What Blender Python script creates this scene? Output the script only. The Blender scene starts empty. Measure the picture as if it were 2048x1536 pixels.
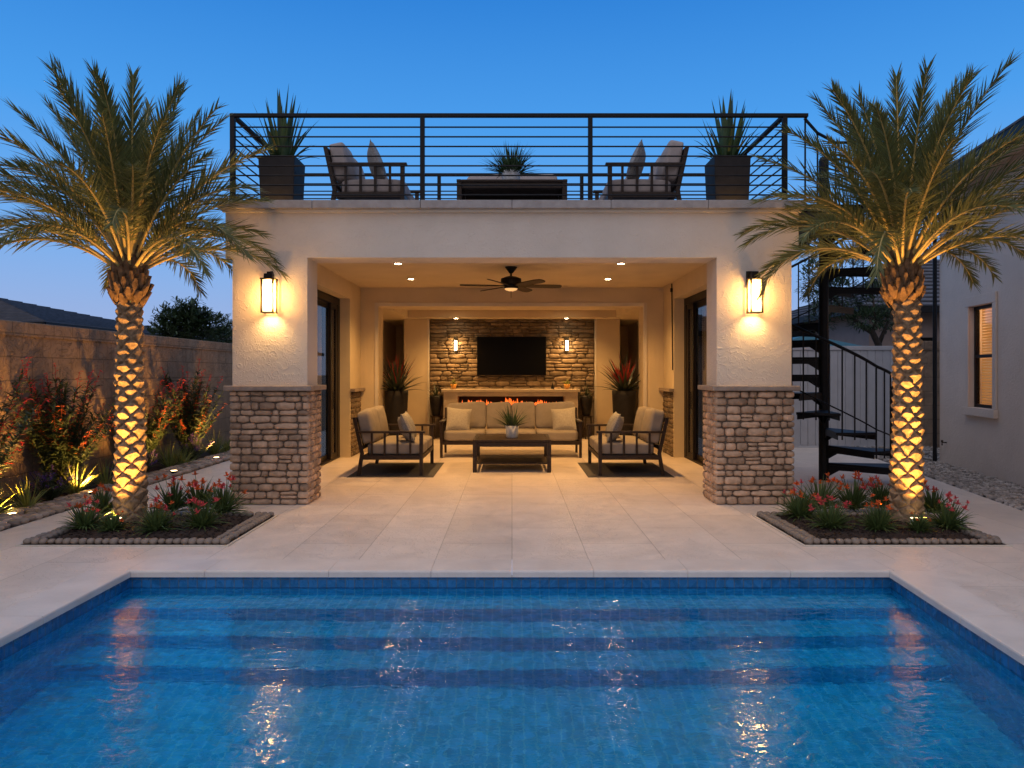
import bpy, math, random
from math import sin, cos, pi, radians, sqrt
from mathutils import Vector, Matrix, noise as mnoise

S = bpy.context.scene
C = S.collection
F = 1400.0; HY = 745.0; CH = 1.6          # focal length in pixels of the 2048 wide photo, horizon row, eye height

def P(px, py, Y):
    """a pixel of the photo at distance Y"""
    return Vector(((px - 1024) * Y / F, Y, CH - (py - HY) * Y / F))
def G(px, py, z=0.0):
    """a pixel of the photo on the ground"""
    Y = (CH - z) * F / (py - HY)
    return Vector(((px - 1024) * Y / F, Y, z))

# ------------------------------------------------------------------ mesh builder
class MB:
    def __init__(s): s.v = []; s.f = []
    def add(s, vs, fs):
        n = len(s.v); s.v += [tuple(v) for v in vs]; s.f += [tuple(i + n for i in f) for f in fs]; return s
    def box(s, x0, x1, y0, y1, z0, z1):
        vs = [(x0,y0,z0),(x1,y0,z0),(x1,y1,z0),(x0,y1,z0),(x0,y0,z1),(x1,y0,z1),(x1,y1,z1),(x0,y1,z1)]
        return s.add(vs, [(0,3,2,1),(4,5,6,7),(0,1,5,4),(1,2,6,5),(2,3,7,6),(3,0,4,7)])
    def cbox(s, c, d):
        return s.box(c[0]-d[0]/2, c[0]+d[0]/2, c[1]-d[1]/2, c[1]+d[1]/2, c[2]-d[2]/2, c[2]+d[2]/2)
    def bar(s, a, b, w, h, up=(0,0,1)):
        """a square bar from a to b"""
        a = Vector(a); b = Vector(b); t = (b - a).normalized(); u = Vector(up)
        if abs(t.dot(u)) > .98: u = Vector((0,1,0))
        sd = t.cross(u).normalized(); u = sd.cross(t)
        vs = []
        for p in (a, b):
            for q, r in ((-1,-1),(1,-1),(1,1),(-1,1)): vs.append(p + sd*q*w/2 + u*r*h/2)
        return s.add(vs, [(0,3,2,1),(4,5,6,7),(0,1,5,4),(1,2,6,5),(2,3,7,6),(3,0,4,7)])
    def tube(s, pts, r, n=8, cap=True):
        pts = [Vector(p) for p in pts]; m = len(pts)
        rs = r if isinstance(r, (list, tuple)) else [r]*m
        vs = []; prev = None
        for i, p in enumerate(pts):
            t = (pts[min(i+1, m-1)] - pts[max(i-1, 0)]).normalized()
            if prev is None:
                a = Vector((0,0,1)) if abs(t.z) < .9 else Vector((1,0,0))
                sd = t.cross(a).normalized()
            else:
                sd = (prev - t*prev.dot(t)).normalized()
            prev = sd; u = t.cross(sd)
            for k in range(n):
                a = 2*pi*k/n; vs.append(p + (sd*cos(a) + u*sin(a))*rs[i])
        fs = []
        for i in range(m-1):
            for k in range(n):
                k2 = (k+1) % n; fs.append((i*n+k, i*n+k2, (i+1)*n+k2, (i+1)*n+k))
        if cap: fs += [tuple(range(n-1,-1,-1)), tuple((m-1)*n+k for k in range(n))]
        return s.add(vs, fs)
    def lathe(s, prof, n=24, c=(0,0,0), cap=True):
        vs = []; m = len(prof)
        for r, z in prof:
            for k in range(n):
                a = 2*pi*k/n; vs.append((c[0]+r*cos(a), c[1]+r*sin(a), c[2]+z))
        fs = []
        for i in range(m-1):
            for k in range(n):
                k2 = (k+1) % n; fs.append((i*n+k, i*n+k2, (i+1)*n+k2, (i+1)*n+k))
        if cap: fs += [tuple(range(n-1,-1,-1)), tuple((m-1)*n+k for k in range(n))]
        return s.add(vs, fs)
    def prism(s, poly, axis, a, b):
        """extrude a 2-d outline along an axis from a to b"""
        n = len(poly)
        def pt(p, t):
            return {'x': (t, p[0], p[1]), 'y': (p[0], t, p[1]), 'z': (p[0], p[1], t)}[axis]
        vs = [pt(p, a) for p in poly] + [pt(p, b) for p in poly]
        fs = [tuple(range(n)), tuple(range(2*n-1, n-1, -1))]
        for i in range(n):
            j = (i+1) % n; fs.append((i, n+i, n+j, j))
        return s.add(vs, fs)
    def rbox(s, c, d, k=6.0, n=4, jit=0.0, rnd=None, rot=None):
        """a rounded box (superellipsoid)"""
        idx = {}; vs = []; fs = []
        def vid(i, j, l):
            key = (i, j, l)
            if key in idx: return idx[key]
            p = [math.tan((2*q/n - 1)*pi/4) for q in key]
            m = (abs(p[0])**k + abs(p[1])**k + abs(p[2])**k)**(1/k)
            q = Vector((p[0]/m*d[0]/2, p[1]/m*d[1]/2, p[2]/m*d[2]/2))
            if jit: q += Vector((rnd.uniform(-1,1), rnd.uniform(-1,1), rnd.uniform(-1,1)))*jit
            if rot is not None: q = rot @ q
            idx[key] = len(vs); vs.append(q + Vector(c)); return idx[key]
        for ax in range(3):
            for side in (0, n):
                for i in range(n):
                    for j in range(n):
                        q = []
                        for (a, b) in ((i,j),(i+1,j),(i+1,j+1),(i,j+1)):
                            e = [0,0,0]; e[ax] = side; e[(ax+1)%3] = a; e[(ax+2)%3] = b; q.append(vid(*e))
                        fs.append(tuple(q if side else q[::-1]))
        return s.add(vs, fs)
    def pillow(s, w, h, t, rot=None, c=(0,0,0), n=12, pinch=.08):
        """a scatter cushion standing in the x-z plane"""
        vs = []; fs = []; m = n+1
        for side in (1, -1):
            for i in range(m):
                for j in range(m):
                    u = 2*i/n-1; v = 2*j/n-1
                    x = u*(1 - pinch*(1-v*v))*w/2; z = v*(1 - pinch*(1-u*u))*h/2
                    y = side*t/2*((1-u*u)*(1-v*v))**.45
                    y += .006*sin(7*u+3*v)*(1-u*u)*(1-v*v)
                    p = Vector((x, y, z))
                    if rot is not None: p = rot @ p
                    vs.append(p + Vector(c))
        for k in (0, 1):
            for i in range(n):
                for j in range(n):
                    a = k*m*m + i*m + j; q = (a, a+1, a+m+1, a+m)
                    fs.append(q if k else q[::-1])
        return s.add(vs, fs)
    def blade(s, base, d, L, w, droop=.6, seg=4, side=None, fold=.25, taper=1.0, wb=.5):
        """a long arching leaf with a fold along its middle"""
        d = Vector(d).normalized(); p = Vector(base)
        sd = side or d.cross(Vector((0,0,1)))
        if sd.length < 1e-3: sd = Vector((1,0,0))
        sd = sd.normalized(); vs = []; fs = []
        for i in range(seg+1):
            t = i/seg
            ww = w*(wb + (1-wb)*min(1, t*3.5))*(1 - t**1.6*taper)
            nrm = sd.cross(d).normalized()
            if i == seg and taper >= 1: vs.append(p.copy())
            else: vs += [p - sd*ww/2 + nrm*ww*fold, p.copy(), p + sd*ww/2 + nrm*ww*fold]
            p = p + d*(L/seg); d = (d + Vector((0,0,-1))*droop/seg*(.3+1.4*t)).normalized()
        for i in range(seg):
            a = 3*i
            if i == seg-1 and taper >= 1:
                fs += [(a, a+1, a+3), (a+1, a+2, a+3)]
            else: fs += [(a, a+1, a+4, a+3), (a+1, a+2, a+5, a+4)]
        return s.add(vs, fs)
    def build(s, name, mat, parent=None, smooth=False, bevel=0.0, loc=None):
        me = bpy.data.meshes.new(name)
        me.from_pydata(s.v, [], s.f); me.update()
        uv = me.uv_layers.new(name='UVMap')
        co = [v.co for v in me.vertices]
        data = [0.0]*(2*len(me.loops))
        for p in me.polygons:
            nx, ny, nz = (abs(q) for q in p.normal)
            for li in p.loop_indices:
                c = co[me.loops[li].vertex_index]
                if nz >= nx and nz >= ny: a, b = c.x, c.y
                elif ny >= nx: a, b = c.x, c.z
                else: a, b = c.y, c.z
                data[2*li] = a; data[2*li+1] = b
        uv.data.foreach_set('uv', data)
        if smooth: me.polygons.foreach_set('use_smooth', [True]*len(me.polygons))
        me.materials.append(mat)
        o = bpy.data.objects.new(name, me); C.objects.link(o)
        if parent is not None: o.parent = parent
        if loc is not None: o.location = loc
        if bevel:
            m = o.modifiers.new('edge', 'BEVEL'); m.width = bevel; m.segments = 2; m.limit_method = 'ANGLE'
        return o

def tag(o, label=None, cat=None, group=None, kind=None):
    if label: o['label'] = label
    if cat: o['category'] = cat
    if group: o['group'] = group
    if kind: o['kind'] = kind
    return o
def empty(name, loc=(0,0,0), rz=0, label=None, cat=None, group=None):
    o = bpy.data.objects.new(name, None); C.objects.link(o)
    o.location = loc; o.rotation_euler = (0,0,rz); o.empty_display_size = .1
    return tag(o, label, cat, group)
def copy_tree(o, parent=None):
    c = o.copy(); C.objects.link(c)
    if parent is not None: c.parent = parent
    for ch in list(o.children): copy_tree(ch, c)
    return c
def structure(o): o['kind'] = 'structure'; return o

# ------------------------------------------------------------------ materials
def new_mat(name):
    m = bpy.data.materials.new(name); m.use_nodes = True
    nt = m.node_tree; return m, nt, nt.nodes['Principled BSDF']
def nd(nt, typ, **kw):
    n = nt.nodes.new(typ)
    for k, v in kw.items():
        if k in n.inputs: n.inputs[k].default_value = v
        else: setattr(n, k, v)
    return n
def rgb(c): return (c[0], c[1], c[2], 1)
def ramp(nt, stops, interp='LINEAR'):
    r = nt.nodes.new('ShaderNodeValToRGB'); e = r.color_ramp.elements; r.color_ramp.interpolation = interp
    while len(e) < len(stops): e.new(.5)
    for i, (p, c) in enumerate(stops): e[i].position = p; e[i].color = rgb(c)
    return r
def mat(name, col, rough=.6, var=.15, scale=6, bump=0, bscale=60, metallic=0, island=0, spec=.5, detail=4, trans=0, coat=0):
    """painted or natural surface: colour mottled by noise, fine bump"""
    m, nt, b = new_mat(name); L = nt.links.new
    tc = nd(nt, 'ShaderNodeTexCoord'); n = nd(nt, 'ShaderNodeTexNoise', Scale=scale, Detail=detail)
    L(tc.outputs['Object'], n.inputs['Vector'])
    r = ramp(nt, [(.3, [c*(1-var) for c in col]), (.7, [min(1, c*(1+var)) for c in col])])
    L(n.outputs['Fac'], r.inputs['Fac']); out = r.outputs['Color']
    if island:
        g = nd(nt, 'ShaderNodeNewGeometry'); mr = nd(nt, 'ShaderNodeMapRange'); mr.inputs['To Min'].default_value = 1-island; mr.inputs['To Max'].default_value = 1+island
        L(g.outputs['Random Per Island'], mr.inputs['Value'])
        mx = nd(nt, 'ShaderNodeVectorMath', operation='SCALE'); L(out, mx.inputs[0]); L(mr.outputs['Result'], mx.inputs['Scale']); out = mx.outputs[0]
    L(out, b.inputs['Base Color'])
    b.inputs['Roughness'].default_value = rough; b.inputs['Metallic'].default_value = metallic
    b.inputs['Specular IOR Level'].default_value = spec
    if coat: b.inputs['Coat Weight'].default_value = coat
    if bump:
        n2 = nd(nt, 'ShaderNodeTexNoise', Scale=bscale, Detail=5); L(tc.outputs['Object'], n2.inputs['Vector'])
        bp = nd(nt, 'ShaderNodeBump', Strength=bump, Distance=.01); L(n2.outputs['Fac'], bp.inputs['Height']); L(bp.outputs['Normal'], b.inputs['Normal'])
    if trans:
        t = nd(nt, 'ShaderNodeBsdfTranslucent'); L(out, t.inputs['Color'])
        mx = nd(nt, 'ShaderNodeMixShader', Fac=trans); L(b.outputs[0], mx.inputs[1]); L(t.outputs[0], mx.inputs[2])
        L(mx.outputs[0], nt.nodes['Material Output'].inputs['Surface'])
    return m
def glow(name, col, strength):
    m, nt, b = new_mat(name)
    b.inputs['Base Color'].default_value = rgb(col); b.inputs['Emission Color'].default_value = rgb(col)
    b.inputs['Emission Strength'].default_value = strength; return m

def stucco_mat(name, col, sc=1.0, strength=.5):
    """skip-trowelled plaster: smooth flats with thin curling ridges"""
    m, nt, b = new_mat(name); L = nt.links.new
    tc = nd(nt, 'ShaderNodeTexCoord'); v = tc.outputs['Object']
    n0 = nd(nt, 'ShaderNodeTexNoise', Scale=1.3*sc, Detail=3); L(v, n0.inputs['Vector'])
    r = ramp(nt, [(.3, [c*.93 for c in col]), (.7, [c*1.05 for c in col])]); L(n0.outputs['Fac'], r.inputs['Fac'])
    L(r.outputs['Color'], b.inputs['Base Color']); b.inputs['Roughness'].default_value = .85; b.inputs['Specular IOR Level'].default_value = .25
    hs = []
    for (s, w, d) in ((6.5*sc, .035, 1.6), (13*sc, .05, 1.0)):
        n = nd(nt, 'ShaderNodeTexNoise', Scale=s, Detail=1.2, Roughness=.4, Distortion=d); L(v, n.inputs['Vector'])
        a = nd(nt, 'ShaderNodeMath', operation='SUBTRACT'); L(n.outputs['Fac'], a.inputs[0]); a.inputs[1].default_value = .5
        ab = nd(nt, 'ShaderNodeMath', operation='ABSOLUTE'); L(a.outputs[0], ab.inputs[0])
        mr = nd(nt, 'ShaderNodeMapRange', interpolation_type='SMOOTHSTEP'); mr.inputs['From Min'].default_value = 0; mr.inputs['From Max'].default_value = w
        mr.inputs['To Min'].default_value = 1; mr.inputs['To Max'].default_value = 0; L(ab.outputs[0], mr.inputs['Value']); hs.append((mr, n))
    mask = nd(nt, 'ShaderNodeTexNoise', Scale=4*sc, Detail=2); L(v, mask.inputs['Vector'])
    mm = nd(nt, 'ShaderNodeMapRange'); mm.inputs['From Min'].default_value = .42; mm.inputs['From Max'].default_value = .58; L(mask.outputs['Fac'], mm.inputs['Value'])
    mix = nd(nt, 'ShaderNodeMix', data_type='FLOAT'); L(mm.outputs[0], mix.inputs[0]); L(hs[0][0].outputs[0], mix.inputs[2]); L(hs[1][0].outputs[0], mix.inputs[3])
    fine = nd(nt, 'ShaderNodeTexNoise', Scale=70*sc, Detail=3); L(v, fine.inputs['Vector'])
    f2 = nd(nt, 'ShaderNodeMath', operation='MULTIPLY_ADD'); L(fine.outputs['Fac'], f2.inputs[0]); f2.inputs[1].default_value = .25; L(mix.outputs[0], f2.inputs[2])
    f3 = nd(nt, 'ShaderNodeMath', operation='MULTIPLY_ADD'); L(hs[0][1].outputs['Fac'], f3.inputs[0]); f3.inputs[1].default_value = 1.2; L(f2.outputs[0], f3.inputs[2])
    bp = nd(nt, 'ShaderNodeBump', Strength=strength, Distance=.012); L(f3.outputs[0], bp.inputs['Height']); L(bp.outputs['Normal'], b.inputs['Normal'])
    return m

def tile_mat(name, c1, c2, mortar, bw, bh, ms, rough, offset=0.0, bump=.4, vein=0.0, rot=0.0, spec=.5, vary=.25):
    m, nt, b = new_mat(name); L = nt.links.new
    tc = nd(nt, 'ShaderNodeTexCoord'); mp = nd(nt, 'ShaderNodeMapping'); mp.inputs['Rotation'].default_value = (0,0,rot)
    L(tc.outputs['UV'], mp.inputs['Vector'])
    br = nd(nt, 'ShaderNodeTexBrick', offset=offset, offset_frequency=2, squash=1.0)
    for k, q in (('Scale',1.0),('Mortar Size',ms),('Mortar Smooth',.15),('Bias',0),('Brick Width',bw),('Row Height',bh)): br.inputs[k].default_value = q
    br.inputs['Color1'].default_value = rgb(c1); br.inputs['Color2'].default_value = rgb(c2); br.inputs['Mortar'].default_value = rgb(mortar)
    L(mp.outputs[0], br.inputs['Vector'])
    n = nd(nt, 'ShaderNodeTexNoise', Scale=2.2 if vein else 9.0, Detail=6, Distortion=1.4); L(tc.outputs['Object'], n.inputs['Vector'])
    mr = nd(nt, 'ShaderNodeMapRange'); mr.inputs['From Min'].default_value = .3; mr.inputs['From Max'].default_value = .7
    mr.inputs['To Min'].default_value = 1-vary; mr.inputs['To Max'].default_value = 1+vary; L(n.outputs['Fac'], mr.inputs['Value'])
    sc = nd(nt, 'ShaderNodeVectorMath', operation='SCALE'); L(br.outputs['Color'], sc.inputs[0]); L(mr.outputs[0], sc.inputs['Scale'])
    L(sc.outputs[0], b.inputs['Base Color']); b.inputs['Specular IOR Level'].default_value = spec
    h = nd(nt, 'ShaderNodeMath', operation='MULTIPLY'); L(br.outputs['Fac'], h.inputs[0]); h.inputs[1].default_value = -1; hh = h.outputs[0]
    if vein:
        vn = nd(nt, 'ShaderNodeTexNoise', Scale=5.5, Detail=2, Distortion=2.0); L(tc.outputs['Object'], vn.inputs['Vector'])
        a = nd(nt, 'ShaderNodeMath', operation='SUBTRACT'); L(vn.outputs['Fac'], a.inputs[0]); a.inputs[1].default_value = .5
        ab = nd(nt, 'ShaderNodeMath', operation='ABSOLUTE'); L(a.outputs[0], ab.inputs[0])
        m2 = nd(nt, 'ShaderNodeMapRange', interpolation_type='SMOOTHSTEP'); m2.inputs['From Min'].default_value = 0; m2.inputs['From Max'].default_value = .035; m2.inputs['To Min'].default_value = vein; m2.inputs['To Max'].default_value = 0
        L(ab.outputs[0], m2.inputs['Value'])
        ad = nd(nt, 'ShaderNodeMath', operation='ADD'); L(hh, ad.inputs[0]); L(m2.outputs[0], ad.inputs[1]); hh = ad.outputs[0]
    bp = nd(nt, 'ShaderNodeBump', Strength=bump, Distance=.004); L(hh, bp.inputs['Height']); L(bp.outputs['Normal'], b.inputs['Normal'])
    rr = nd(nt, 'ShaderNodeMapRange'); rr.inputs['To Min'].default_value = rough-.08; rr.inputs['To Max'].default_value = rough+.12; L(n.outputs['Fac'], rr.inputs['Value']); L(rr.outputs[0], b.inputs['Roughness'])
    return m

def glass_mat(name, col=(.9,.95,.95), rough=0.0, ior=1.45):
    """thin pane: clear with a Fresnel reflection"""
    m, nt, b = new_mat(name); L = nt.links.new
    t = nd(nt, 'ShaderNodeBsdfTransparent', Color=rgb(col)); g = nd(nt, 'ShaderNodeBsdfGlossy', Roughness=rough)
    lw = nd(nt, 'ShaderNodeLayerWeight'); pw = nd(nt, 'ShaderNodeMath', operation='POWER'); L(lw.outputs['Facing'], pw.inputs[0]); pw.inputs[1].default_value = 5.0
    r0 = ((ior-1)/(ior+1))**2*1.8; fr = nd(nt, 'ShaderNodeMath', operation='MULTIPLY_ADD'); L(pw.outputs[0], fr.inputs[0]); fr.inputs[1].default_value = .6*(1-r0); fr.inputs[2].default_value = r0
    mx = nd(nt, 'ShaderNodeMixShader')
    L(fr.outputs[0], mx.inputs[0]); L(t.outputs[0], mx.inputs[1]); L(g.outputs[0], mx.inputs[2]); L(mx.outputs[0], nt.nodes['Material Output'].inputs['Surface'])
    return m

def water_mat():
    """clear rippled water: bends the view of the tiles, mirrors by Fresnel"""
    m, nt, b = new_mat('pool_water'); L = nt.links.new
    tc = nd(nt, 'ShaderNodeTexCoord'); mp = nd(nt, 'ShaderNodeMapping'); mp.inputs['Scale'].default_value = (1.0, 1.9, 1); L(tc.outputs['Object'], mp.inputs['Vector'])
    n1 = nd(nt, 'ShaderNodeTexNoise', Scale=6.5, Detail=3, Roughness=.5, Distortion=.9); L(mp.outputs[0], n1.inputs['Vector'])
    n2 = nd(nt, 'ShaderNodeTexNoise', Scale=1.3, Detail=1); L(mp.outputs[0], n2.inputs['Vector'])
    a = nd(nt, 'ShaderNodeMath', operation='MULTIPLY_ADD'); L(n2.outputs['Fac'], a.inputs[0]); a.inputs[1].default_value = 2.0; L(n1.outputs['Fac'], a.inputs[2])
    b1 = nd(nt, 'ShaderNodeBump', Strength=.075, Distance=.05); L(a.outputs[0], b1.inputs['Height'])
    b2 = nd(nt, 'ShaderNodeBump', Strength=.145, Distance=.05); L(a.outputs[0], b2.inputs['Height'])
    rf = nd(nt, 'ShaderNodeBsdfRefraction', Color=(.50,.93,1,1), Roughness=0.0, IOR=1.33); L(b1.outputs[0], rf.inputs['Normal'])
    gl = nd(nt, 'ShaderNodeBsdfGlossy', Color=(.86,.95,1,1), Roughness=0.0); L(b2.outputs[0], gl.inputs['Normal'])
    fr = nd(nt, 'ShaderNodeFresnel', IOR=1.33); L(b2.outputs[0], fr.inputs['Normal'])
    mx = nd(nt, 'ShaderNodeMixShader'); sf = nd(nt, 'ShaderNodeMath', operation='MULTIPLY'); L(fr.outputs[0], sf.inputs[0]); sf.inputs[1].default_value = .95; L(sf.outputs[0], mx.inputs[0]); L(rf.outputs[0], mx.inputs[1]); L(gl.outputs[0], mx.inputs[2])
    L(mx.outputs[0], nt.nodes['Material Output'].inputs['Surface']); return m

M = {}
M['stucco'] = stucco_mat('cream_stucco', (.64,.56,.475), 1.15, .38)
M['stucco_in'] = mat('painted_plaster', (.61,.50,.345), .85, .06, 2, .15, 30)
M['stucco_house'] = stucco_mat('greige_stucco', (.64,.53,.45), 1.1, .4)
M['deck'] = tile_mat('travertine_paving', (.74,.635,.55), (.665,.565,.485), (.50,.425,.36), 1.31, .655, .0045, .34, .5, .6, 1.7, pi/2, .4, .085)
M['coping'] = mat('coping_stone', (.68,.59,.52), .42, .09, 3, .35, 30, spec=.4)
M['pooltile'] = tile_mat('blue_mosaic', (.001,.37,.64), (.004,.45,.72), (.15,.56,.72), .075, .075, .0045, .25, 0, .2, 0, 0, .5, .22)
M['waterline_shaded'] = tile_mat('shaded_waterline_tile', (.010,.12,.30), (.016,.15,.36), (.06,.12,.20), .075, .075, .005, .25, 0, .3, 0, 0, .5, .25)  # darker copy of the pool tile: shade under the coping painted in
M['water'] = water_mat()
M['stone'] = mat('tumbled_stone', (.45,.305,.205), .85, .25, 14, .8, 45, island=.30, spec=.2)
M['mortar'] = mat('dark_mortar', (.14,.11,.085), .95, .2, 30)
M['ledge'] = mat('ledge_stone', (.175,.128,.085), .8, .3, 9, .6, 35, island=.35, spec=.3)
M['cap'] = mat('stone_cap', (.30,.235,.19), .8, .2, 12, .5, 40)
M['roofcap'] = mat('parapet_stone', (.33,.30,.285), .75, .15, 10, .4, 40)
M['trim'] = mat('pale_trim', (.62,.55,.46), .6, .06, 4)
M['iron'] = mat('black_iron', (.010,.010,.012), .45, .2, 20, spec=.18)
M['frame'] = mat('dark_bronze', (.016,.012,.010), .45, .2, 15, spec=.2)
M['wood'] = mat('espresso_wood', (.032,.020,.014), .45, .35, 22, .2, 60, spec=.25)
M['fabric'] = mat('taupe_canvas', (.29,.25,.21), .92, .08, 9, .35, 260, spec=.15)
M['fabric_roof'] = mat('grey_canvas', (.36,.31,.29), .92, .08, 9, .35, 260, spec=.15)
M['pillow'] = mat('linen_weave', (.42,.38,.32), .95, .12, 40, .5, 190, spec=.1)
M['pillow_grey'] = mat('grey_linen', (.30,.29,.28), .95, .3, 60, .5, 170, spec=.1)
M['pot'] = mat('matte_black_planter', (.018,.016,.016), .6, .2, 10, .1, 50, spec=.2)
M['pot_roof'] = mat('charcoal_planter', (.022,.023,.026), .55, .2, 8, .15, 30, spec=.15)
M['pot_grey'] = mat('grey_concrete', (.52,.52,.51), .8, .15, 25, .3, 60)
M['soil'] = mat('dark_mulch', (.026,.014,.009), .95, .6, 40, 1.0, 60)
M['bark'] = mat('palm_bark', (.27,.18,.105), .85, .38, 22, .7, 70, spec=.2)
M['boot'] = mat('palm_boots', (.15,.088,.045), .8, .45, 18, .6, 60, spec=.2)
M['frond'] = mat('palm_leaflets', (.128,.143,.046), .45, .25, 3, island=.3, trans=.25, spec=.45)
M['petiole'] = mat('palm_rachis', (.45,.33,.11), .55, .2, 6)
M['agave'] = mat('agave_leaf', (.045,.085,.030), .45, .3, 6, island=.25, trans=.1)
M['succulent'] = mat('dark_bromeliad', (.030,.042,.020), .4, .3, 6, island=.3)
M['bract'] = mat('crimson_bract', (.35,.03,.02), .5, .2, 6, island=.2, trans=.1)
M['grassy'] = mat('strappy_grass', (.22,.25,.06), .5, .25, 8, island=.3, trans=.2)
M['herb'] = mat('bushy_green', (.085,.135,.038), .55, .3, 6, island=.35, trans=.2)
M['herb_dark'] = mat('deep_green', (.040,.062,.022), .55, .3, 6, island=.35, trans=.1)
M['red'] = mat('red_petals', (.62,.035,.025), .6, .2, 9, island=.25, trans=.25)
M['orange'] = mat('orange_petals', (.75,.16,.035), .6, .2, 9, island=.25, trans=.25)
M['pink'] = mat('coral_petals', (.70,.11,.12), .6, .2, 9, island=.25, trans=.25)
M['purple'] = mat('purple_petals', (.13,.05,.32), .6, .2, 9, island=.25, trans=.25)
M['tree'] = mat('tree_leaves', (.035,.062,.024), .55, .3, 3, island=.4, trans=.2)
M['trunk'] = mat('tree_bark', (.05,.036,.026), .9, .3, 12, .5, 30)
M['pebble'] = mat('river_pebble', (.30,.235,.185), .55, .15, 12, .15, 40, island=.35)
M['gravel'] = mat('crushed_gravel', (.33,.29,.26), .85, .2, 12, .3, 40, island=.4)
M['dirt'] = mat('bare_dirt', (.16,.13,.10), .95, .3, 3, .5, 30)
M['block'] = tile_mat('split_face_block', (.33,.225,.15), (.295,.20,.135), (.20,.14,.095), .40, .30, .007, .9, .5, 1.0, 2.2, 0, .2, .2)
M['vinyl'] = mat('white_vinyl', (.46,.45,.46), .5, .06, 4)
M['roof'] = mat('slate_tile_roof', (.085,.085,.098), .8, .25, 5, .3, 20)
M['housewall'] = mat('tan_render', (.28,.21,.18), .9, .1, 3, .2, 40)
M['tv'] = mat('black_screen', (.003,.003,.003), .3, .1, 3, spec=.06)
M['hearth'] = mat('pale_limestone', (.46,.38,.29), .6, .12, 5, .2, 40)
M['firebox'] = mat('soot_black', (.012,.009,.008), .7, .3, 10)
M['rug'] = mat('charcoal_mat', (.075,.068,.062), .95, .25, 90, .6, 200)
M['blind'] = glow('glowing_blind', (.80,.36,.09), .42)  # slats emit by themselves, standing in for room light shining through
M['tarp'] = mat('teal_tarpaulin', (.02,.10,.13), .5, .15, 4)
M['amber'] = mat('amber_ceramic', (.62,.30,.06), .35, .15, 8)
M['glass'] = glass_mat('door_glass', (.55,.56,.55), 0.0, 1.6)
M['glass_win'] = glass_mat('window_glass', (.9,.9,.9), 0.0, 1.45)
M['lantern_bulb'] = glow('lantern_bulb_lit', (1,.64,.24), 250)
def frosted(name):
    m, nt, b = new_mat(name); L = nt.links.new
    t = nd(nt, 'ShaderNodeBsdfTranslucent', Color=(.80,.60,.34,1)); g = nd(nt, 'ShaderNodeBsdfTransparent', Color=(1,.96,.9,1)); mx = nd(nt, 'ShaderNodeMixShader', Fac=.45)
    L(t.outputs[0], mx.inputs[1]); L(g.outputs[0], mx.inputs[2]); L(mx.outputs[0], nt.nodes['Material Output'].inputs['Surface']); return m
M['lantern_glass'] = frosted('frosted_glass')
M['sconce_glow'] = glow('sconce_tube_lit', (1,.66,.30), 55.0)
M['down_glow'] = glow('downlight_lit', (1,.78,.48), 60)
M['spot_glow'] = glow('spot_lens_lit', (1,.72,.36), 12)
M['fan_glow'] = glow('fan_bowl_lit', (1,.60,.24), .7)
M['flame'] = glow('gas_flame', (1,.18,.025), 1.3)
E_DOWN, E_DOWN2, E_DOWN3, E_LANT = 260, 200, 110, 10
E_PALM, E_BED, E_ROOM, E_SUN, E_SCON = 440, 140, 60, .9, 9
SKY, EXPO, GLOWC = 1.0, 0.0, (.53,.455,.44)
# ================================================================== the setting
rnd = random.Random(7)
# pool outline: left edge straight, right edge slightly splayed as the photo shows
PL = -3.10; PY0, PY1 = 1.3, 5.67
def PR(y): return 3.066 - .092*(5.67 - y)
WZ = -.14
# deck: sheets round the pool (coping strip .32 wide left out)
cw = .32
def quad(mb, a, b, c, d, z): mb.add([(p[0], p[1], z) for p in (a, b, c, d)], [(0,1,2,3)])
mb = MB()
quad(mb, (-5.15,-4), (PL-cw,-4), (PL-cw,PY1+cw), (-5.15,PY1+cw), 0)
mb.add([(PR(-4)+cw,-4,0), (3.85,-4,0), (5.53,PY1+cw,0), (PR(PY1)+cw,PY1+cw,0), (PR(PY1)+cw,PY1-.02,0), (PR(PY1-.02)+cw,PY1-.02,0)], [(0,1,2,3,4,5)])
quad(mb, (-5.15,PY1+cw), (5.53,PY1+cw), (7.10,14.9), (-5.15,14.9), 0)
quad(mb, (-5.15,14.9), (4.6,14.9), (4.6,22), (-5.15,22), 0)
quad(mb, (PL-cw,-4), (PR(-4)+cw,-4), (PR(PY0)+cw,PY0-cw), (PL-cw,PY0-cw), 0)
structure(mb.build('patio_deck', M['deck']))
mb = MB()
g = .0015
def coping_piece(poly, pool_edges=()):
    n = len(poly)
    P0 = [Vector((p[0],p[1],0)) for p in poly]; cx = sum(P0, Vector())/n; mv = [Vector() for _ in poly]
    for i in pool_edges:                       # rounded nosing on the water side only
        e = (P0[(i+1)%n]-P0[i]).normalized(); q = Vector((-e.y, e.x, 0))
        if q.dot(cx-P0[i]) < 0: q = -q
        mv[i] += q; mv[(i+1)%n] += q
    rings = [(0,-.053),(0,-.014),(.004,-.004),(.014,.0)]; vs = []
    for off, z in rings: vs += [(p.x+m.x*off, p.y+m.y*off, z) for p, m in zip(P0, mv)]
    fs = [tuple(range(n-1,-1,-1)), tuple(range(3*n,4*n))]
    for k in range(3): fs += [(k*n+i, k*n+(i+1)%n, (k+1)*n+(i+1)%n, (k+1)*n+i) for i in range(n)]
    mb.add(vs, fs)
xs = [PL-.02, -2.48, -1.48, -.655, 0.0, .66, 1.42, 2.25, PR(PY1)+.02]
for a, b in zip(xs[:-1], xs[1:]): coping_piece([(a+g,PY1-.02),(b-g,PY1-.02),(b-g,PY1+cw),(a+g,PY1+cw)], (0,))
ys = [PY0-cw+.01, 2.1, 2.95, 3.8, 4.6, PY1-.02]
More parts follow.
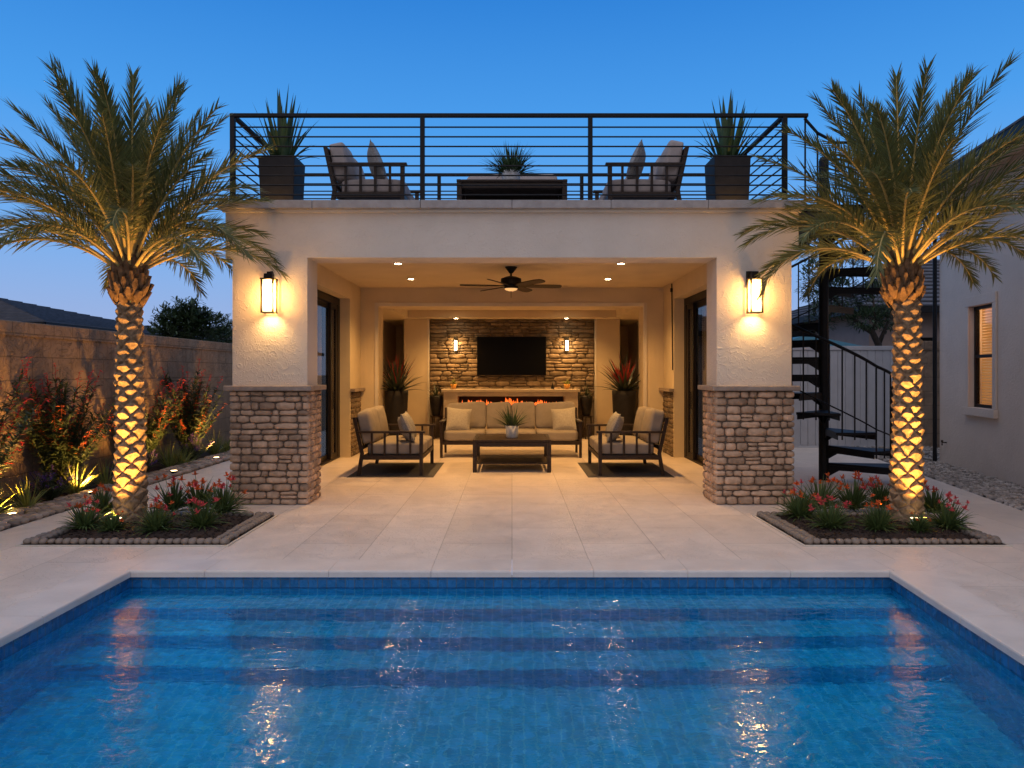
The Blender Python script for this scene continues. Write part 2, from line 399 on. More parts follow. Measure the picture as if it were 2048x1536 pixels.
coping_piece([(PL-cw,PY1-.02),(PL-.02-g,PY1-.02),(PL-.02-g,PY1+cw),(PL-cw,PY1+cw)])
coping_piece([(PR(PY1)+.02+g,PY1-.02),(PR(PY1)+cw,PY1-.02),(PR(PY1)+cw,PY1+cw),(PR(PY1)+.02+g,PY1+cw)])
for a, b in zip(ys[:-1], ys[1:]):
    coping_piece([(PL-cw,a+g),(PL+.02,a+g),(PL+.02,b-g),(PL-cw,b-g)], (1,))
    coping_piece([(PR(a)-.02,a+g),(PR(a)+cw,a+g),(PR(b)+cw,b-g),(PR(b)-.02,b-g)], (3,))
structure(mb.build('pool_coping', M['coping']))
# pool shell: walls, three steps and floor, depths as seen through the water
mb = MB()
T = [(5.67,-.336),(5.349,-.336),(5.349,-.595),(5.046,-.595),(5.046,-.83),(4.756,-.83),(4.756,-1.084),(PY0,-1.35)]
pts = [(5.67,-.175)] + T
for (y0,z0),(y1,z1) in zip(pts[:-1], pts[1:]):
    mb.add([(PL,y0,z0),(PR(y0),y0,z0),(PR(y1),y1,z1),(PL,y1,z1)], [(0,3,2,1)])
mb.add([(PL,PY0,-1.35),(PR(PY0),PY0,-1.35),(PR(PY0),PY0,-.175),(PL,PY0,-.175)], [(0,3,2,1)])
mb.add([(PL,PY0,-1.4),(PL,PY1,-1.4),(PL,PY1,-.175),(PL,PY0,-.175)], [(0,1,2,3)])
mb.add([(PR(PY0),PY0,-1.4),(PR(PY1),PY1,-1.4),(PR(PY1),PY1,-.175),(PR(PY0),PY0,-.175)], [(3,2,1,0)])
structure(mb.build('pool_shell', M['pooltile']))
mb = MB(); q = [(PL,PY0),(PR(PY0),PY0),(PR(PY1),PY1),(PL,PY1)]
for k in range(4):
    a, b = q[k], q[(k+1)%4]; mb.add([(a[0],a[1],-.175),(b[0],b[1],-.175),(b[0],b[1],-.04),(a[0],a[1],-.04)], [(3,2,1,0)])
structure(mb.build('pool_waterline_shaded_tiles', M['waterline_shaded']))
# water: real ripples as a fine sheet
mb = MB(); nx, ny = 8, 8
vs = [(PL + (PR(PY0+(PY1-PY0)*j/ny)-PL)*i/nx, PY0+(PY1-PY0)*j/ny, WZ) for j in range(ny+1) for i in range(nx+1)]
mb.add(vs, [(j*(nx+1)+i, j*(nx+1)+i+1, (j+1)*(nx+1)+i+1, (j+1)*(nx+1)+i) for j in range(ny) for i in range(nx)])
structure(mb.build('pool_water', M['water'], smooth=True))
# far ground with a hole for the deck
mb = MB(); R = 400
quad(mb, (-R,-R), (R,-R), (R,-4), (-R,-4), -.03); quad(mb, (-R,22), (R,22), (R,R), (-R,R), -.03)
quad(mb, (-R,-4), (-5.15,-4), (-5.15,22), (-R,22), -.03); quad(mb, (7.0,-4), (R,-4), (R,22), (7.0,22), -.03)
quad(mb, (3.85,-4), (7.0,-4), (7.0,5.99), (5.53,5.99), -.03); quad(mb, (5.53,5.99), (7.0,5.99), (7.0,14.9), (7.1,14.9), -.031)
quad(mb, (4.6,14.9), (7.0,14.9), (7.0,22), (4.6,22), -.03)
structure(mb.build('ground', M['dirt']))
# planting strip along the block wall
mb = MB(); nx, ny = 10, 90
vs = []
for j in range(ny+1):
    for i in range(nx+1):
        x = -6.32 + 1.17*i/nx; y = 2 + 16*j/ny
        vs.append((x, y, -.01 + (.05*mnoise.noise((x*3, y*3, 1)) + .05)*(1 if i < nx-2 else .1)))
mb.add(vs, [(j*(nx+1)+i, j*(nx+1)+i+1, (j+1)*(nx+1)+i+1, (j+1)*(nx+1)+i) for j in range(ny) for i in range(nx)])
structure(mb.build('planting_soil', M['soil'], smooth=True))
# pebble band at the front of that strip
mb = MB(); r2 = random.Random(11)
y = 4.0
while y < 15.5:
    for k in range(4):
        x = -5.20 - .085*k + r2.uniform(-.015,.015)
        mb.rbox((x, y + r2.uniform(-.03,.03) + .05*(k % 2), .025 + .012*k), (r2.uniform(.085,.12), r2.uniform(.10,.15), r2.uniform(.05,.075)), 2.6, 4, .003, r2, Matrix.Rotation(r2.uniform(0,3), 3, 'Z'))
    y += .118
tag(mb.build('river_pebbles', M['pebble'], smooth=True), 'band of rounded brown river pebbles edging the bed under the block wall', 'pebbles', kind='stuff')
# gravel strip beside the neighbouring house
mb = MB(); r2 = random.Random(12)
def EX(y): return 5.53 + (7.10-5.53)*(y-5.99)/(14.9-5.99)
def HX(y): return 7.12 + (7.60-7.12)*(y-9.74)/(12.44-9.74)
cnt = 0
while cnt < 5200:
    y = 6.5 + 9.5*r2.random(); lo = EX(y)+.03; hi = HX(y) if y < 12.4 else 9.1
    x = lo + (hi-lo)*r2.random()
    s = r2.uniform(.03,.075)
    mb.rbox((x, y, -.012 + r2.uniform(0,.03)), (s, s*r2.uniform(.7,1.3), s*r2.uniform(.5,.8)), 3.2, 2, s*.09, r2, Matrix.Rotation(r2.uniform(0,3), 3, 'Z')); cnt += 1
tag(mb.build('gravel', M['gravel']), 'pale crushed gravel strip along the foot of the neighbouring house', 'gravel', kind='stuff')

# ------------------------------------------------------------------ block wall on the left
mb = MB(); mb.box(-6.50,-6.30, 1.5,19, -.03,2.06)
bw = empty('block_wall', (0,0,0), 0, 'long tan patterned concrete block wall behind the red flowering shrubs', 'wall')
mb.build('wall_face', M['block'], bw)
mb = MB(); mb.box(-6.52,-6.28, 1.5,19, 2.062,2.25); mb.build('cap_course', M['block'], bw, bevel=.01)

# ------------------------------------------------------------------ stones
def stones_face(mb, to3, u0, u1, rows, r, wmin, wmax, th, n=4, gap=.012, jit=.004, k=5.0, mixh=0.0):
    """fill a rectangle with rounded stones; to3(u, v, out) gives the place, out is along the normal"""
    for (v0, v1) in rows:
        u = u0
        while u < u1 - 1e-4:
            w = r.uniform(wmin, wmax)
            if u1 - (u + w) < wmin*.8: w = u1 - u
            parts = [(v0, v1)]
            if mixh and v1 - v0 > .088 and r.random() < mixh:
                m = v0 + (v1-v0)*r.uniform(.4,.6); parts = [(v0,m),(m,v1)]
            for a, b in parts:
                t = th*r.uniform(.8,1.25); c = to3(u+w/2, (a+b)/2, 0)
                ex = to3(1,0,0) - to3(0,0,0); ez = to3(0,1,0) - to3(0,0,0); eo = to3(0,0,1) - to3(0,0,0)
                tmp = MB(); tmp.rbox((0,0,0), (w-gap, t*2, b-a-gap), k, n, jit, r, Matrix.Rotation(r.uniform(-.03,.03), 3, 'Y'))
                mb.add([c + ex*v[0] + eo*(v[1]) + ez*v[2] for v in tmp.v], tmp.f)
            u += w
def rows_between(z0, z1, r, a, b):
    out = []; z = z0
    while z < z1 - 1e-4:
        h = r.uniform(a, b)
        if z1 - (z+h) < a*.8: h = z1 - z
        out.append((z, z+h)); z += h
    return out
V = Vector
def stone_base(parent, x0, x1, y0, y1, ztop, seed):
    r = random.Random(seed)
    mb = MB(); mb.box(x0+.035,x1-.035, y0+.035,y1-.035, 0,ztop); core = mb.build('mortar_core', M['mortar'], parent)
    rows = rows_between(0, ztop, r, .064, .105); mb = MB(); cwid = .105
    for row in rows:
        a, b = row; ex = {}
        for cx, sx in ((x0, 1), (x1, -1)):
            for cy, sy in ((y0, 1), (y1, -1)):
                lx = cwid*r.uniform(.8,1.5); ly = cwid*r.uniform(.8,1.5); ex[(sx,sy)] = (lx, ly)
                mb.rbox((cx+sx*lx/2, cy+sy*ly/2, (a+b)/2), (lx-.009, ly-.009, b-a-.010), 4.5, 4, .004, r)
        stones_face(mb, lambda u,v,o: V((u, y0+.035-o, v)), x0+ex[(1,1)][0], x1-ex[(-1,1)][0], [row], r, .085, .27, .036, mixh=.10, gap=.010, jit=.005, k=4.2)
        stones_face(mb, lambda u,v,o: V((x0+.035-o, u, v)), y0+ex[(1,1)][1], y1-ex[(1,-1)][1], [row], r, .08, .2, .034, gap=.010, k=4.2)
        stones_face(mb, lambda u,v,o: V((x1-.035+o, u, v)), y0+ex[(-1,1)][1], y1-ex[(-1,-1)][1], [row], r, .08, .2, .034, gap=.010, k=4.2)
    sb = mb.build('stone_veneer', M['stone'], parent, smooth=True)
    return sb

# ------------------------------------------------------------------ pool house
H = empty('pool_house', (0,8.45,0), 0, 'cream stucco open pool house with stone pillar bases and a roof terrace', 'pavilion')
def hp(mbx, name, m, **k):
    mbx.v = [(v[0], v[1]-8.45, v[2]) for v in mbx.v]
    return mbx.build(name, m, H, **k)
XO, XI = 3.39, 2.483; ZB = 2.992; ZT = 3.568
mb = MB(); mb.prism([(-XO,0),(-XI,0),(-XI,ZB+.003),(XI,ZB+.003),(XI,0),(XO,0),(XO,ZB-.01),(XO+.085,ZB-.01),(XO+.085,ZT),(-XO-.085,ZT),(-XO-.085,ZB-.01),(-XO,ZB-.01)], 'y', 8.49, 8.93)
hp(mb, 'front_wall', M['stucco'])
for sgn, seed in ((-1,21),(1,22)):
    x0, x1 = sorted((sgn*3.425, sgn*2.455))
    e = empty('stone_base', (0,0,0)); e.parent = H; e.location = (0,-8.45,0)
    stone_base(e, x0, x1, 8.45, 9.05, 1.375, seed)
    mb = MB(); mb.box(x0-.045, x1+.045, 8.40, 9.10, 1.378, 1.44); mb.build('ledge_cap', M['cap'], e, bevel=.012)
for sgn in (-1, 1):
    def sx(a, b): return sorted((sgn*a, sgn*b))
    mb = MB(); a, b = sx(3.05, XO); mb.box(a,b, 8.932,13.18, 2.99,ZT); mb.box(a,b, 13.182,14.098, 0,ZT)
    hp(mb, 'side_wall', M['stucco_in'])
    # stub of stone at the foot of that wall
    r = random.Random(31+sgn); mb = MB(); rows = rows_between(0, 1.23, r, .075, .11)
    if sgn < 0: stones_face(mb, lambda u,v,o: V((-3.052+o, u, v)), 13.22, 14.06, rows, r, .12, .3, .03)
    else: stones_face(mb, lambda u,v,o: V((3.052-o, u, v)), 13.22, 14.06, rows, r, .12, .3, .03)
    hp(mb, 'stone_veneer', M['ledge'], smooth=True)
    mb = MB(); a, b = sx(2.95, 3.045); mb.box(a,b, 13.16,14.09, 1.235,1.295); hp(mb, 'ledge_cap', M['cap'], bevel=.006)
    # sliding glass door
    d = empty('sliding_door', (0,-8.45,0)); d.parent = H
    a, b = sx(3.24, 3.36); mb = MB()
    mb.box(a,b, 9.052,13.178, 2.86,2.985); mb.box(a,b, 9.052,13.178, .002,.035); mb.box(a,b, 13.02,13.178, .036,2.858); mb.box(a,b, 9.052,9.12, .036,2.858)
    mb.build('door_frame', M['frame'], d, bevel=.004)
    for i, (y0, y1, off) in enumerate(((9.13,11.35,.0),(11.2,12.72,.035),(12.55,13.01,-.03))):
        xc = sgn*(3.30+off); p = empty('door_panel', (0,0,0)); p.parent = d
        mb = MB(); w = .045
        for (ya, yb) in ((y0,y0+.07),(y1-.11,y1)): mb.box(xc-w/2,xc+w/2, ya,yb, .04,2.85)
        mb.box(xc-w/2,xc+w/2, y0+.071,y1-.111, .04,.13); mb.box(xc-w/2,xc+w/2, y0+.071,y1-.111, 2.76,2.85)
        mb.build('sash', M['frame'], p)
        mb = MB(); mb.box(xc-.006,xc+.006, y0+.071,y1-.111, .131,2.759); mb.build('pane', M['glass'], p)
    mb = MB(); hx = sgn*3.235; mb.tube([(hx+sgn*.03,12.66,.95),(hx,12.66,.95),(hx,12.66,1.25),(hx+sgn*.03,12.66,1.25)], .011, 6); mb.build('door_handle', M['iron'], d)
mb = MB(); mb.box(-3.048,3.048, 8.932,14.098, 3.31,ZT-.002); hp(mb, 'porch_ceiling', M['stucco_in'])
mb = MB(); mb.prism([(-XO,0),(-2.69,0),(-2.69,2.93),(2.64,2.93),(2.64,0),(XO,0),(XO,ZT-.004),(-XO,ZT-.004)], 'y', 14.1, 14.6)
hp(mb, 'beam_wall', M['stucco_in'])
mb = MB()
mb.box(-2.69-.075,-2.692, 14.075,14.098, 0,3.005); mb.box(2.642,2.715, 14.075,14.098, 0,3.005); mb.box(-2.69,2.64, 14.075,14.098, 2.932,3.005)
hp(mb, 'opening_trim', M['trim'], bevel=.004)
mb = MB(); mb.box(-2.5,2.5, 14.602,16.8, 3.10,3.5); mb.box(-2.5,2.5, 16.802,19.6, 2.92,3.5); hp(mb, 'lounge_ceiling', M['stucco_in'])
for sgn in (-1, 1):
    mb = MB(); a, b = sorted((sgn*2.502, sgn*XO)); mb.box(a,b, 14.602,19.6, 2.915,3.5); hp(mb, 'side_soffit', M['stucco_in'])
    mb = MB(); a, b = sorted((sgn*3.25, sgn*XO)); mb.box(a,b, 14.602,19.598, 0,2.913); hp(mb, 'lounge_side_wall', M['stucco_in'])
    mb = MB(); a, b = sorted((sgn*2.09, sgn*2.66)); mb.box(a,b, 17.25,17.5, 0,2.913); hp(mb, 'back_wall_panel', M['stucco_in'])
    mb = MB(); a, b = sorted((sgn*2.045, sgn*2.088)); mb.box(a,b, 17.235,17.45, 0,2.918); hp(mb, 'edge_trim', M['trim'], bevel=.004)
    mb = MB(); a, b = sorted((sgn*3.225, sgn*3.249))
    mb.box(a,b, 15.7,15.78, 0,2.3); mb.box(a,b, 16.72,16.8, 0,2.3); mb.box(a,b, 15.781,16.719, 2.22,2.3)
    mb.box(a,b, 15.781,16.719, 0.02,.2)
    hp(mb, 'side_door_frame', M['frame'])
    mb = MB(); a, b = sorted((sgn*3.235, sgn*3.2485)); mb.box(a,b, 15.782,16.718, .201,2.219); hp(mb, 'side_door_pane', M['tv'])
mb = MB(); mb.box(-XO,XO, 19.602,19.8, 0,3.5); hp(mb, 'rear_wall', M['stucco_in'])
# ledge stone feature wall
mb = MB(); mb.box(-2.04,2.04, 17.36,17.49, 0,2.918); hp(mb, 'feature_wall_backing', M['mortar'])
r = random.Random(5); mb = MB(); rows = rows_between(0.9, 2.915, r, .075, .135)
stones_face(mb, lambda u,v,o: V((u, 17.36-o, v)), -2.04, 2.04, rows, r, .14, .46, .04, gap=.009, jit=.006, mixh=.35)
hp(mb, 'feature_wall', M['ledge'], smooth=True)
# roof slab and parapet stones
mb = MB(); mb.box(-3.44,3.44, 8.6,20, ZT+.002,3.61); hp(mb, 'roof_slab', M['roofcap'])
mb = MB(); xs = [-3.54,-2.4,-1.1,0.0,1.19,2.36,3.53]
for a, b in zip(xs[:-1], xs[1:]): mb.box(a+.002,b-.002, 8.395,8.72, ZT+.004,3.672)
for sgn in (-1,1):
    a, b = sorted((sgn*3.23, sgn*3.535)); mb.box(a,b, 8.724,11.3, ZT+.004,3.672)
mb.box(-3.2,3.2, 11.0,11.3, 3.612,3.672)
hp(mb, 'parapet_coping', M['roofcap'], bevel=.008)
mb = MB(); mb.box(-3.50,3.50, 8.45,8.488, ZT-.03,ZT+.002); hp(mb, 'drip_edge', M['trim'])  # pale lip colour stands in for warm light under the coping

# ------------------------------------------------------------------ roof railing
RR = empty('roof_railing', (0,8.5,3.67), 0, 'black metal railing with horizontal bars round the roof terrace', 'railing')
def rl(mbx, name, **k):
    mbx.v = [(v[0], v[1]-8.5, v[2]-3.67) for v in mbx.v]; return mbx.build(name, M['iron'], RR, **k)
xl, xr = -3.39, 3.31; zt = 4.72; yf, yb = 8.5, 11.05
for x, y in ((xl,yf),(-1.087,yf),(.95,yf),(xr,yf),(xl,yb),(-1.15,yb),(1.1,yb),(xr,yb),(xl+.02,9.9),(xr-.02,9.9)):
    mb = MB(); mb.box(x-.027,x+.027, y-.027,y+.027, 3.674,zt-.022); mb.box(x-.05,x+.05, y-.05,y+.05, 3.6725,3.682); rl(mb, 'post')
for a, b in (((xl-.03,yf),(xr+.28,yf)),((xl,yb),(xr,yb)),((xl,yf+.03),(xl,yb-.03)),((xr,yf+.03),(xr,yb-.03))):
    mb = MB(); mb.bar((a[0],a[1],zt),(b[0],b[1],zt), .055,.042); rl(mb, 'top_rail', bevel=.004)
for i in range(8):
    z = 1.6 + (HY-(254.3+19.35*i+ (0)))*8.5/F
    for a, b in (((xl,yf),(xr,yf)),((xl,yb),(xr,yb)),((xl,yf),(xl,yb)),((xr,yf),(xr,yb))):
        mb = MB(); mb.tube([(a[0],a[1],z),(b[0],b[1],z)], .0095, 6); rl(mb, 'bar')
# ================================================================== furniture
def lamp(kind, name, loc, energy, col, size=.03, target=None, angle=None, blend=.6):
    l = bpy.data.lights.new(name, kind); l.energy = energy; l.color = col
    if kind in ('POINT','SPOT'): l.shadow_soft_size = size
    if kind == 'SPOT': l.spot_size = radians(angle); l.spot_blend = blend
    o = bpy.data.objects.new(name, l); C.objects.link(o); o.location = loc
    if target is not None: o.rotation_euler = (Vector(target)-Vector(loc)).to_track_quat('-Z','Y').to_euler()
    return o
WARM = (1.0,.53,.165); AMB = (1.0,.48,.10)
def frame_part(mb, name, root, m='wood', bev=.004): return mb.build(name, M[m], root, bevel=bev)
def make_sofa(name, W, D, seats, backs, label, cat, fab, loc, rz, group=None, seatw=None):
    """front faces -y; seats and backs are lists of relative widths"""
    root = empty(name, loc, rz, label, cat, group)
    f = -D/2
    for sx in (-1, 1):
        x = sx*(W/2-.025)
        mb = MB(); mb.box(x-.025,x+.025, f,f+.055, 0,.655); frame_part(mb, 'leg', root)
        mb = MB(); y0 = D/2
        mb.prism([(y0-.02,0),(y0+.035,0),(y0-.02,.34),(y0+.10,.90),(y0+.05,.90),(y0-.075,.34)], 'x', x-.022, x+.022); frame_part(mb, 'leg', root)
        a = empty('armrest', (0,0,0)); a.parent = root
        mb = MB(); mb.box(x-.04,x+.04, f-.03,D/2+.03, .657,.69); frame_part(mb, 'arm_board', a)
        mb = MB(); mb.box(x-.018,x+.018, f+.056,D/2-.05, .245,.315); frame_part(mb, 'side_rail', a)
        for k in range(4):
            y = f + D*(.2+.2*k); mb = MB(); mb.box(x-.012,x+.012, y-.016,y+.016, .316,.656); frame_part(mb, 'spindle', a, bev=.002)
    mb = MB(); mb.box(-W/2+.05,W/2-.05, f+.008,f+.045, .245,.315); mb.box(-W/2+.05,W/2-.05, D/2-.10,D/2-.065, .245,.315)
    mb.box(-W/2+.05,W/2-.05, f+.05,D/2-.105, .285,.312)
    frame_part(mb, 'seat_frame', root)
    mb = MB(); mb.bar((-W/2+.05,D/2+.06,.86),(W/2-.05,D/2+.06,.86), .035,.07); mb.bar((-W/2+.05,D/2-.03,.42),(W/2-.05,D/2-.03,.42), .03,.05)
    nsl = int(W/.13)
    for k in range(nsl):
        x = -W/2+.09 + (W-.18)*k/(nsl-1); mb.bar((x,D/2-.03,.44),(x,D/2+.06,.84), .02,.03, (1,0,0))
    frame_part(mb, 'back_frame', root, bev=.002)
    iw = W-.12
    u = -iw/2; tot = sum(seats)
    for s in seats:
        w = iw*s/tot; mb = MB(); mb.rbox((u+w/2, f+(D-.08)/2-.01, .405), (w-.006, D-.08-.03*(D>.9), .185), 9, 12); u += w
        mb.v = [(v[0], v[1], v[2] + .012*cos(min(1,abs(v[1]-f-.36)/.4)*pi/2) * (1 if v[2] > .41 else 0)) for v in mb.v]
        mb.build('seat_cushion', M[fab], root, smooth=True)
    u = -iw/2; tot = sum(backs)
    for s in backs:
        w = iw*s/tot; mb = MB(); mb.rbox((0,0,0), (w-.004, .20, .52), 9, 14)
        R = Matrix.Rotation(-.20, 3, 'X')
        out = []
        for v in mb.v:
            p = Vector(v); p.y -= .03*(1-(2*p.x/w)**2)*(1-(p.z/.26)**2)
            p.z += .015*sin(5*p.x)*(p.z > .1)
            q = R @ p; out.append(q + Vector((u+w/2, D/2-.085, .745)))
        mb.v = out; u += w
        mb.build('back_cushion', M[fab], root, smooth=True)
    return root
def throw_pillow(loc, rz, tilt, w, m, label, group, roll=0.0):
    R = Matrix.Rotation(rz, 3, 'Z') @ Matrix.Rotation(tilt, 3, 'X') @ Matrix.Rotation(roll, 3, 'Y')
    mb = MB(); mb.pillow(w, w, .17, R)
    o = mb.build('throw_pillow', M[m], None, smooth=True, loc=loc)
    return tag(o, label, 'pillow', group)

# ground floor lounge
make_sofa('sofa', 2.66, .86, [83,102,84], [83,52,50,84], 'long taupe cushioned sofa with dark frame facing the pool before the fireplace', 'sofa', 'fabric', (-.02,13.53,0), 0)
make_sofa('loveseat', 1.50, .99, [1,1], [1,1], 'taupe two seat loveseat with spindle arms nearest the palm by the block wall', 'loveseat', 'fabric', (-1.87,11.55,.006), pi/2, 'loveseats in the ground floor lounge')
make_sofa('loveseat', 1.50, .99, [1,1], [1,1], 'taupe two seat loveseat with spindle arms on the side towards the spiral staircase', 'loveseat', 'fabric', (1.83,11.55,.006), -pi/2, 'loveseats in the ground floor lounge')
gp = 'scatter pillows in the lounge'
throw_pillow((-1.02,13.36,.70), .12, -.35, .47, 'pillow', 'pale linen pillow on the long sofa at the end nearest the block wall', gp, .1)
throw_pillow((.99,13.36,.70), -.12, -.35, .47, 'pillow', 'pale linen pillow on the long sofa at the end nearest the staircase', gp, -.1)
throw_pillow((-1.68,11.10,.70), pi/2+.35, -.42, .48, 'pillow_grey', 'grey pillow at the near end of the loveseat beside the block wall side', gp, .15)
throw_pillow((-1.74,11.80,.71), pi/2-.05, -.40, .47, 'pillow_grey', 'grey pillow at the far end of the loveseat beside the block wall side', gp, -.05)
throw_pillow((1.64,11.10,.70), -pi/2-.35, -.42, .48, 'pillow_grey', 'grey pillow at the near end of the loveseat beside the staircase side', gp, -.15)
throw_pillow((1.70,11.80,.71), -pi/2+.05, -.40, .47, 'pillow_grey', 'grey pillow at the far end of the loveseat beside the staircase side', gp, .05)
def make_table(name, W, D, Ht, loc, label, shelf=True):
    t = empty(name, loc, 0, label, 'table')
    mb = MB(); n = 9; bd = D/n
    for k in range(n): mb.box(-W/2+.06,W/2-.06, -D/2+bd*k+.003,-D/2+bd*(k+1)-.003, Ht-.03,Ht)
    mb.box(-W/2,-W/2+.058, -D/2,D/2, Ht-.032,Ht+.002); mb.box(W/2-.058,W/2, -D/2,D/2, Ht-.032,Ht+.002)
    frame_part(mb, 'tabletop', t)
    for sx in (-1,1):
        for sy in (-1,1):
            x = sx*(W/2-.035); y = sy*(D/2-.035); mb = MB(); mb.box(x-.032,x+.032, y-.032,y+.032, 0,Ht-.034); frame_part(mb, 'leg', t)
    mb = MB()
    for s in (-1,1):
        mb.box(-W/2+.07,W/2-.07, s*(D/2-.035)-.012,s*(D/2-.035)+.012, Ht-.11,Ht-.036)
        mb.box(s*(W/2-.035)-.012,s*(W/2-.035)+.012, -D/2+.07,D/2-.07, Ht-.11,Ht-.036)
    frame_part(mb, 'apron', t)
    if shelf:
        mb = MB(); bd = (D-.1)/7
        for k in range(7): mb.box(-W/2+.07,W/2-.07, -D/2+.05+bd*k+.004,-D/2+.05+bd*(k+1)-.004, .13,.15)
        for s in (-1,1): mb.box(s*(W/2-.035)-.014,s*(W/2-.035)+.014, -D/2+.07,D/2-.07, .10,.145)
        frame_part(mb, 'shelf', t)
    return t
make_table('coffee_table', 1.26, 1.15, .52, (0,11.75,0), 'dark slatted square coffee table with lower shelf before the long sofa')
for x, lab in ((-1.86,'flat charcoal mat under the loveseat on the block wall side'),(1.82,'flat charcoal mat under the loveseat on the staircase side')):
    mb = MB(); mb.box(-.66,.66, -.86,.86, .001,.006)
    tag(mb.build('floor_mat', M['rug'], None, loc=(x,11.53,0)), lab, 'mat', 'mats under the loveseats')
# roof terrace furniture
RZ = 3.612
make_sofa('loveseat', 1.42, .95, [1,1], [1,1], 'grey cushioned loveseat on the roof terrace beside the planter above the block wall side', 'loveseat', 'fabric_roof', (-1.86,9.72,RZ), pi/2, 'loveseats on the roof terrace')
make_sofa('loveseat', 1.42, .95, [1,1], [1,1], 'grey cushioned loveseat on the roof terrace beside the planter above the staircase side', 'loveseat', 'fabric_roof', (1.71,9.72,RZ), -pi/2, 'loveseats on the roof terrace')
make_sofa('loveseat', 1.52, .75, [1,1], [1,1], 'grey cushioned loveseat facing forward behind the roof terrace coffee table', 'loveseat', 'fabric_roof', (0,10.45,RZ), 0, 'loveseats on the roof terrace')
gq = 'scatter pillows on the roof terrace'
throw_pillow((-1.80,9.30,RZ+.73), pi/2+.3, -.36, .54, 'pillow_grey', 'grey pillow at the near end of the roof loveseat above the block wall side', gq, .12)
throw_pillow((-1.85,10.0,RZ+.72), pi/2-.05, -.36, .46, 'pillow_grey', 'grey pillow at the far end of the roof loveseat above the block wall side', gq)
throw_pillow((1.65,9.30,RZ+.73), -pi/2-.3, -.36, .54, 'pillow_grey', 'grey pillow at the near end of the roof loveseat above the staircase side', gq, -.12)
throw_pillow((1.70,10.0,RZ+.72), -pi/2+.05, -.36, .46, 'pillow_grey', 'grey pillow at the far end of the roof loveseat above the staircase side', gq)
make_table('coffee_table', 1.46, .75, .53, (0,9.58,RZ), 'dark coffee table on the roof terrace under a potted grass', shelf=False)

# ------------------------------------------------------------------ potted plants
def sword_leaves(n, L, w, spread, seed, droop=.5, base=.05, lo=.25):
    r = random.Random(seed); mb = MB()
    for i in range(n):
        az = i*2.39996 + r.uniform(-.2,.2); q = (i+.5)/n; el = pi/2 - spread*q**.8 + r.uniform(-.08,.08)
        d = (cos(el)*cos(az), cos(el)*sin(az), sin(el))
        mb.blade((base*cos(az)*q, base*sin(az)*q, 0), d, L*r.uniform(.75,1.05)*(1-.35*q), w*r.uniform(.8,1.1), droop*q, 5, fold=lo)
    return mb
def agave(seed, L):
    """a few broad upright leaves ringed by thin arching ones"""
    r = random.Random(seed); mb = MB()
    for i in range(11):
        az = i*2.39996; el = 1.52 - .022*i - r.uniform(0,.05); q = .02+.012*i
        mb.blade((q*cos(az),q*sin(az),0), (cos(el)*cos(az),cos(el)*sin(az),sin(el)), L*(1.02-.035*i)*r.uniform(.92,1.05), .125, .05, 6, fold=.3)
    for i in range(30):
        az = i*2.39996 + r.uniform(-.3,.3); el = 1.40 - .78*(i/30)**.9; q = .10
        mb.blade((q*cos(az),q*sin(az),0), (cos(el)*cos(az),cos(el)*sin(az),sin(el)), L*r.uniform(.60,.85)*(1-.45*i/30), .055, .35+.9*i/30, 6, fold=.3)
    return mb
def square_planter(loc, s0, s1, h, label, cat, group, plant, fol='agave', foll=None):
    t = empty('planter', loc, 0, label, cat, group); a, b = s0/2, s1/2; w = .03
    mb = MB()
    mb.add([(-a,-a,0),(a,-a,0),(a,a,0),(-a,a,0),(-b,-b,h),(b,-b,h),(b,b,h),(-b,b,h)], [(0,3,2,1),(0,1,5,4),(1,2,6,5),(2,3,7,6),(3,0,4,7)])
    c = b-w
    mb.add([(-b,-b,h),(b,-b,h),(b,b,h),(-b,b,h),(-c,-c,h),(c,-c,h),(c,c,h),(-c,c,h),(-c,-c,h-.06),(c,-c,h-.06),(c,c,h-.06),(-c,c,h-.06)],
           [(0,1,5,4),(1,2,6,5),(2,3,7,6),(3,0,4,7),(4,5,9,8),(5,6,10,9),(6,7,11,10),(7,4,8,11)])
    mb.build('pot', M['pot_roof'], t, bevel=.006)
    mb = MB(); mb.box(-c+.001,c-.001,-c+.001,c-.001,h-.09,h-.05); mb.build('soil', M['soil'], t)
    plant.v = [(v[0], v[1], v[2]+h-.05) for v in plant.v]; plant.build('foliage', M[fol], t, smooth=True)
    return t
square_planter((P(553,400,9.2).x,9.43,RZ), .42, .48, .84, 'tall square charcoal planter with agave on the roof above the block wall side', 'planter', 'agave planters on the roof terrace', agave(3,1.10))
square_planter((P(1465,400,9.2).x,9.43,RZ), .42, .48, .84, 'tall square charcoal planter with agave on the roof beside the staircase', 'planter', 'agave planters on the roof terrace', agave(4,1.06))
def round_pot(name, loc, prof, m, label, cat, group, plants):
    t = empty(name, loc, 0, label, cat, group)
    mb = MB(); top = prof[-1]; mb.lathe(prof + [(top[0]-.02, top[1]), (top[0]-.025, top[1]-.05)], 28, cap=False)
    mb.lathe([(.001,0),(prof[0][0],0)], 28, cap=False)
    mb.build('pot', M[m], t, smooth=True)
    mb = MB(); mb.lathe([(.0005,top[1]-.04),(top[0]-.022,top[1]-.04)], 24, cap=False); mb.build('soil', M['soil'], t)
    for nm, mm, pm in plants:
        pm.v = [(v[0], v[1], v[2]+top[1]-.045) for v in pm.v]; pm.build(nm, M[mm], t, smooth=True)
    return t
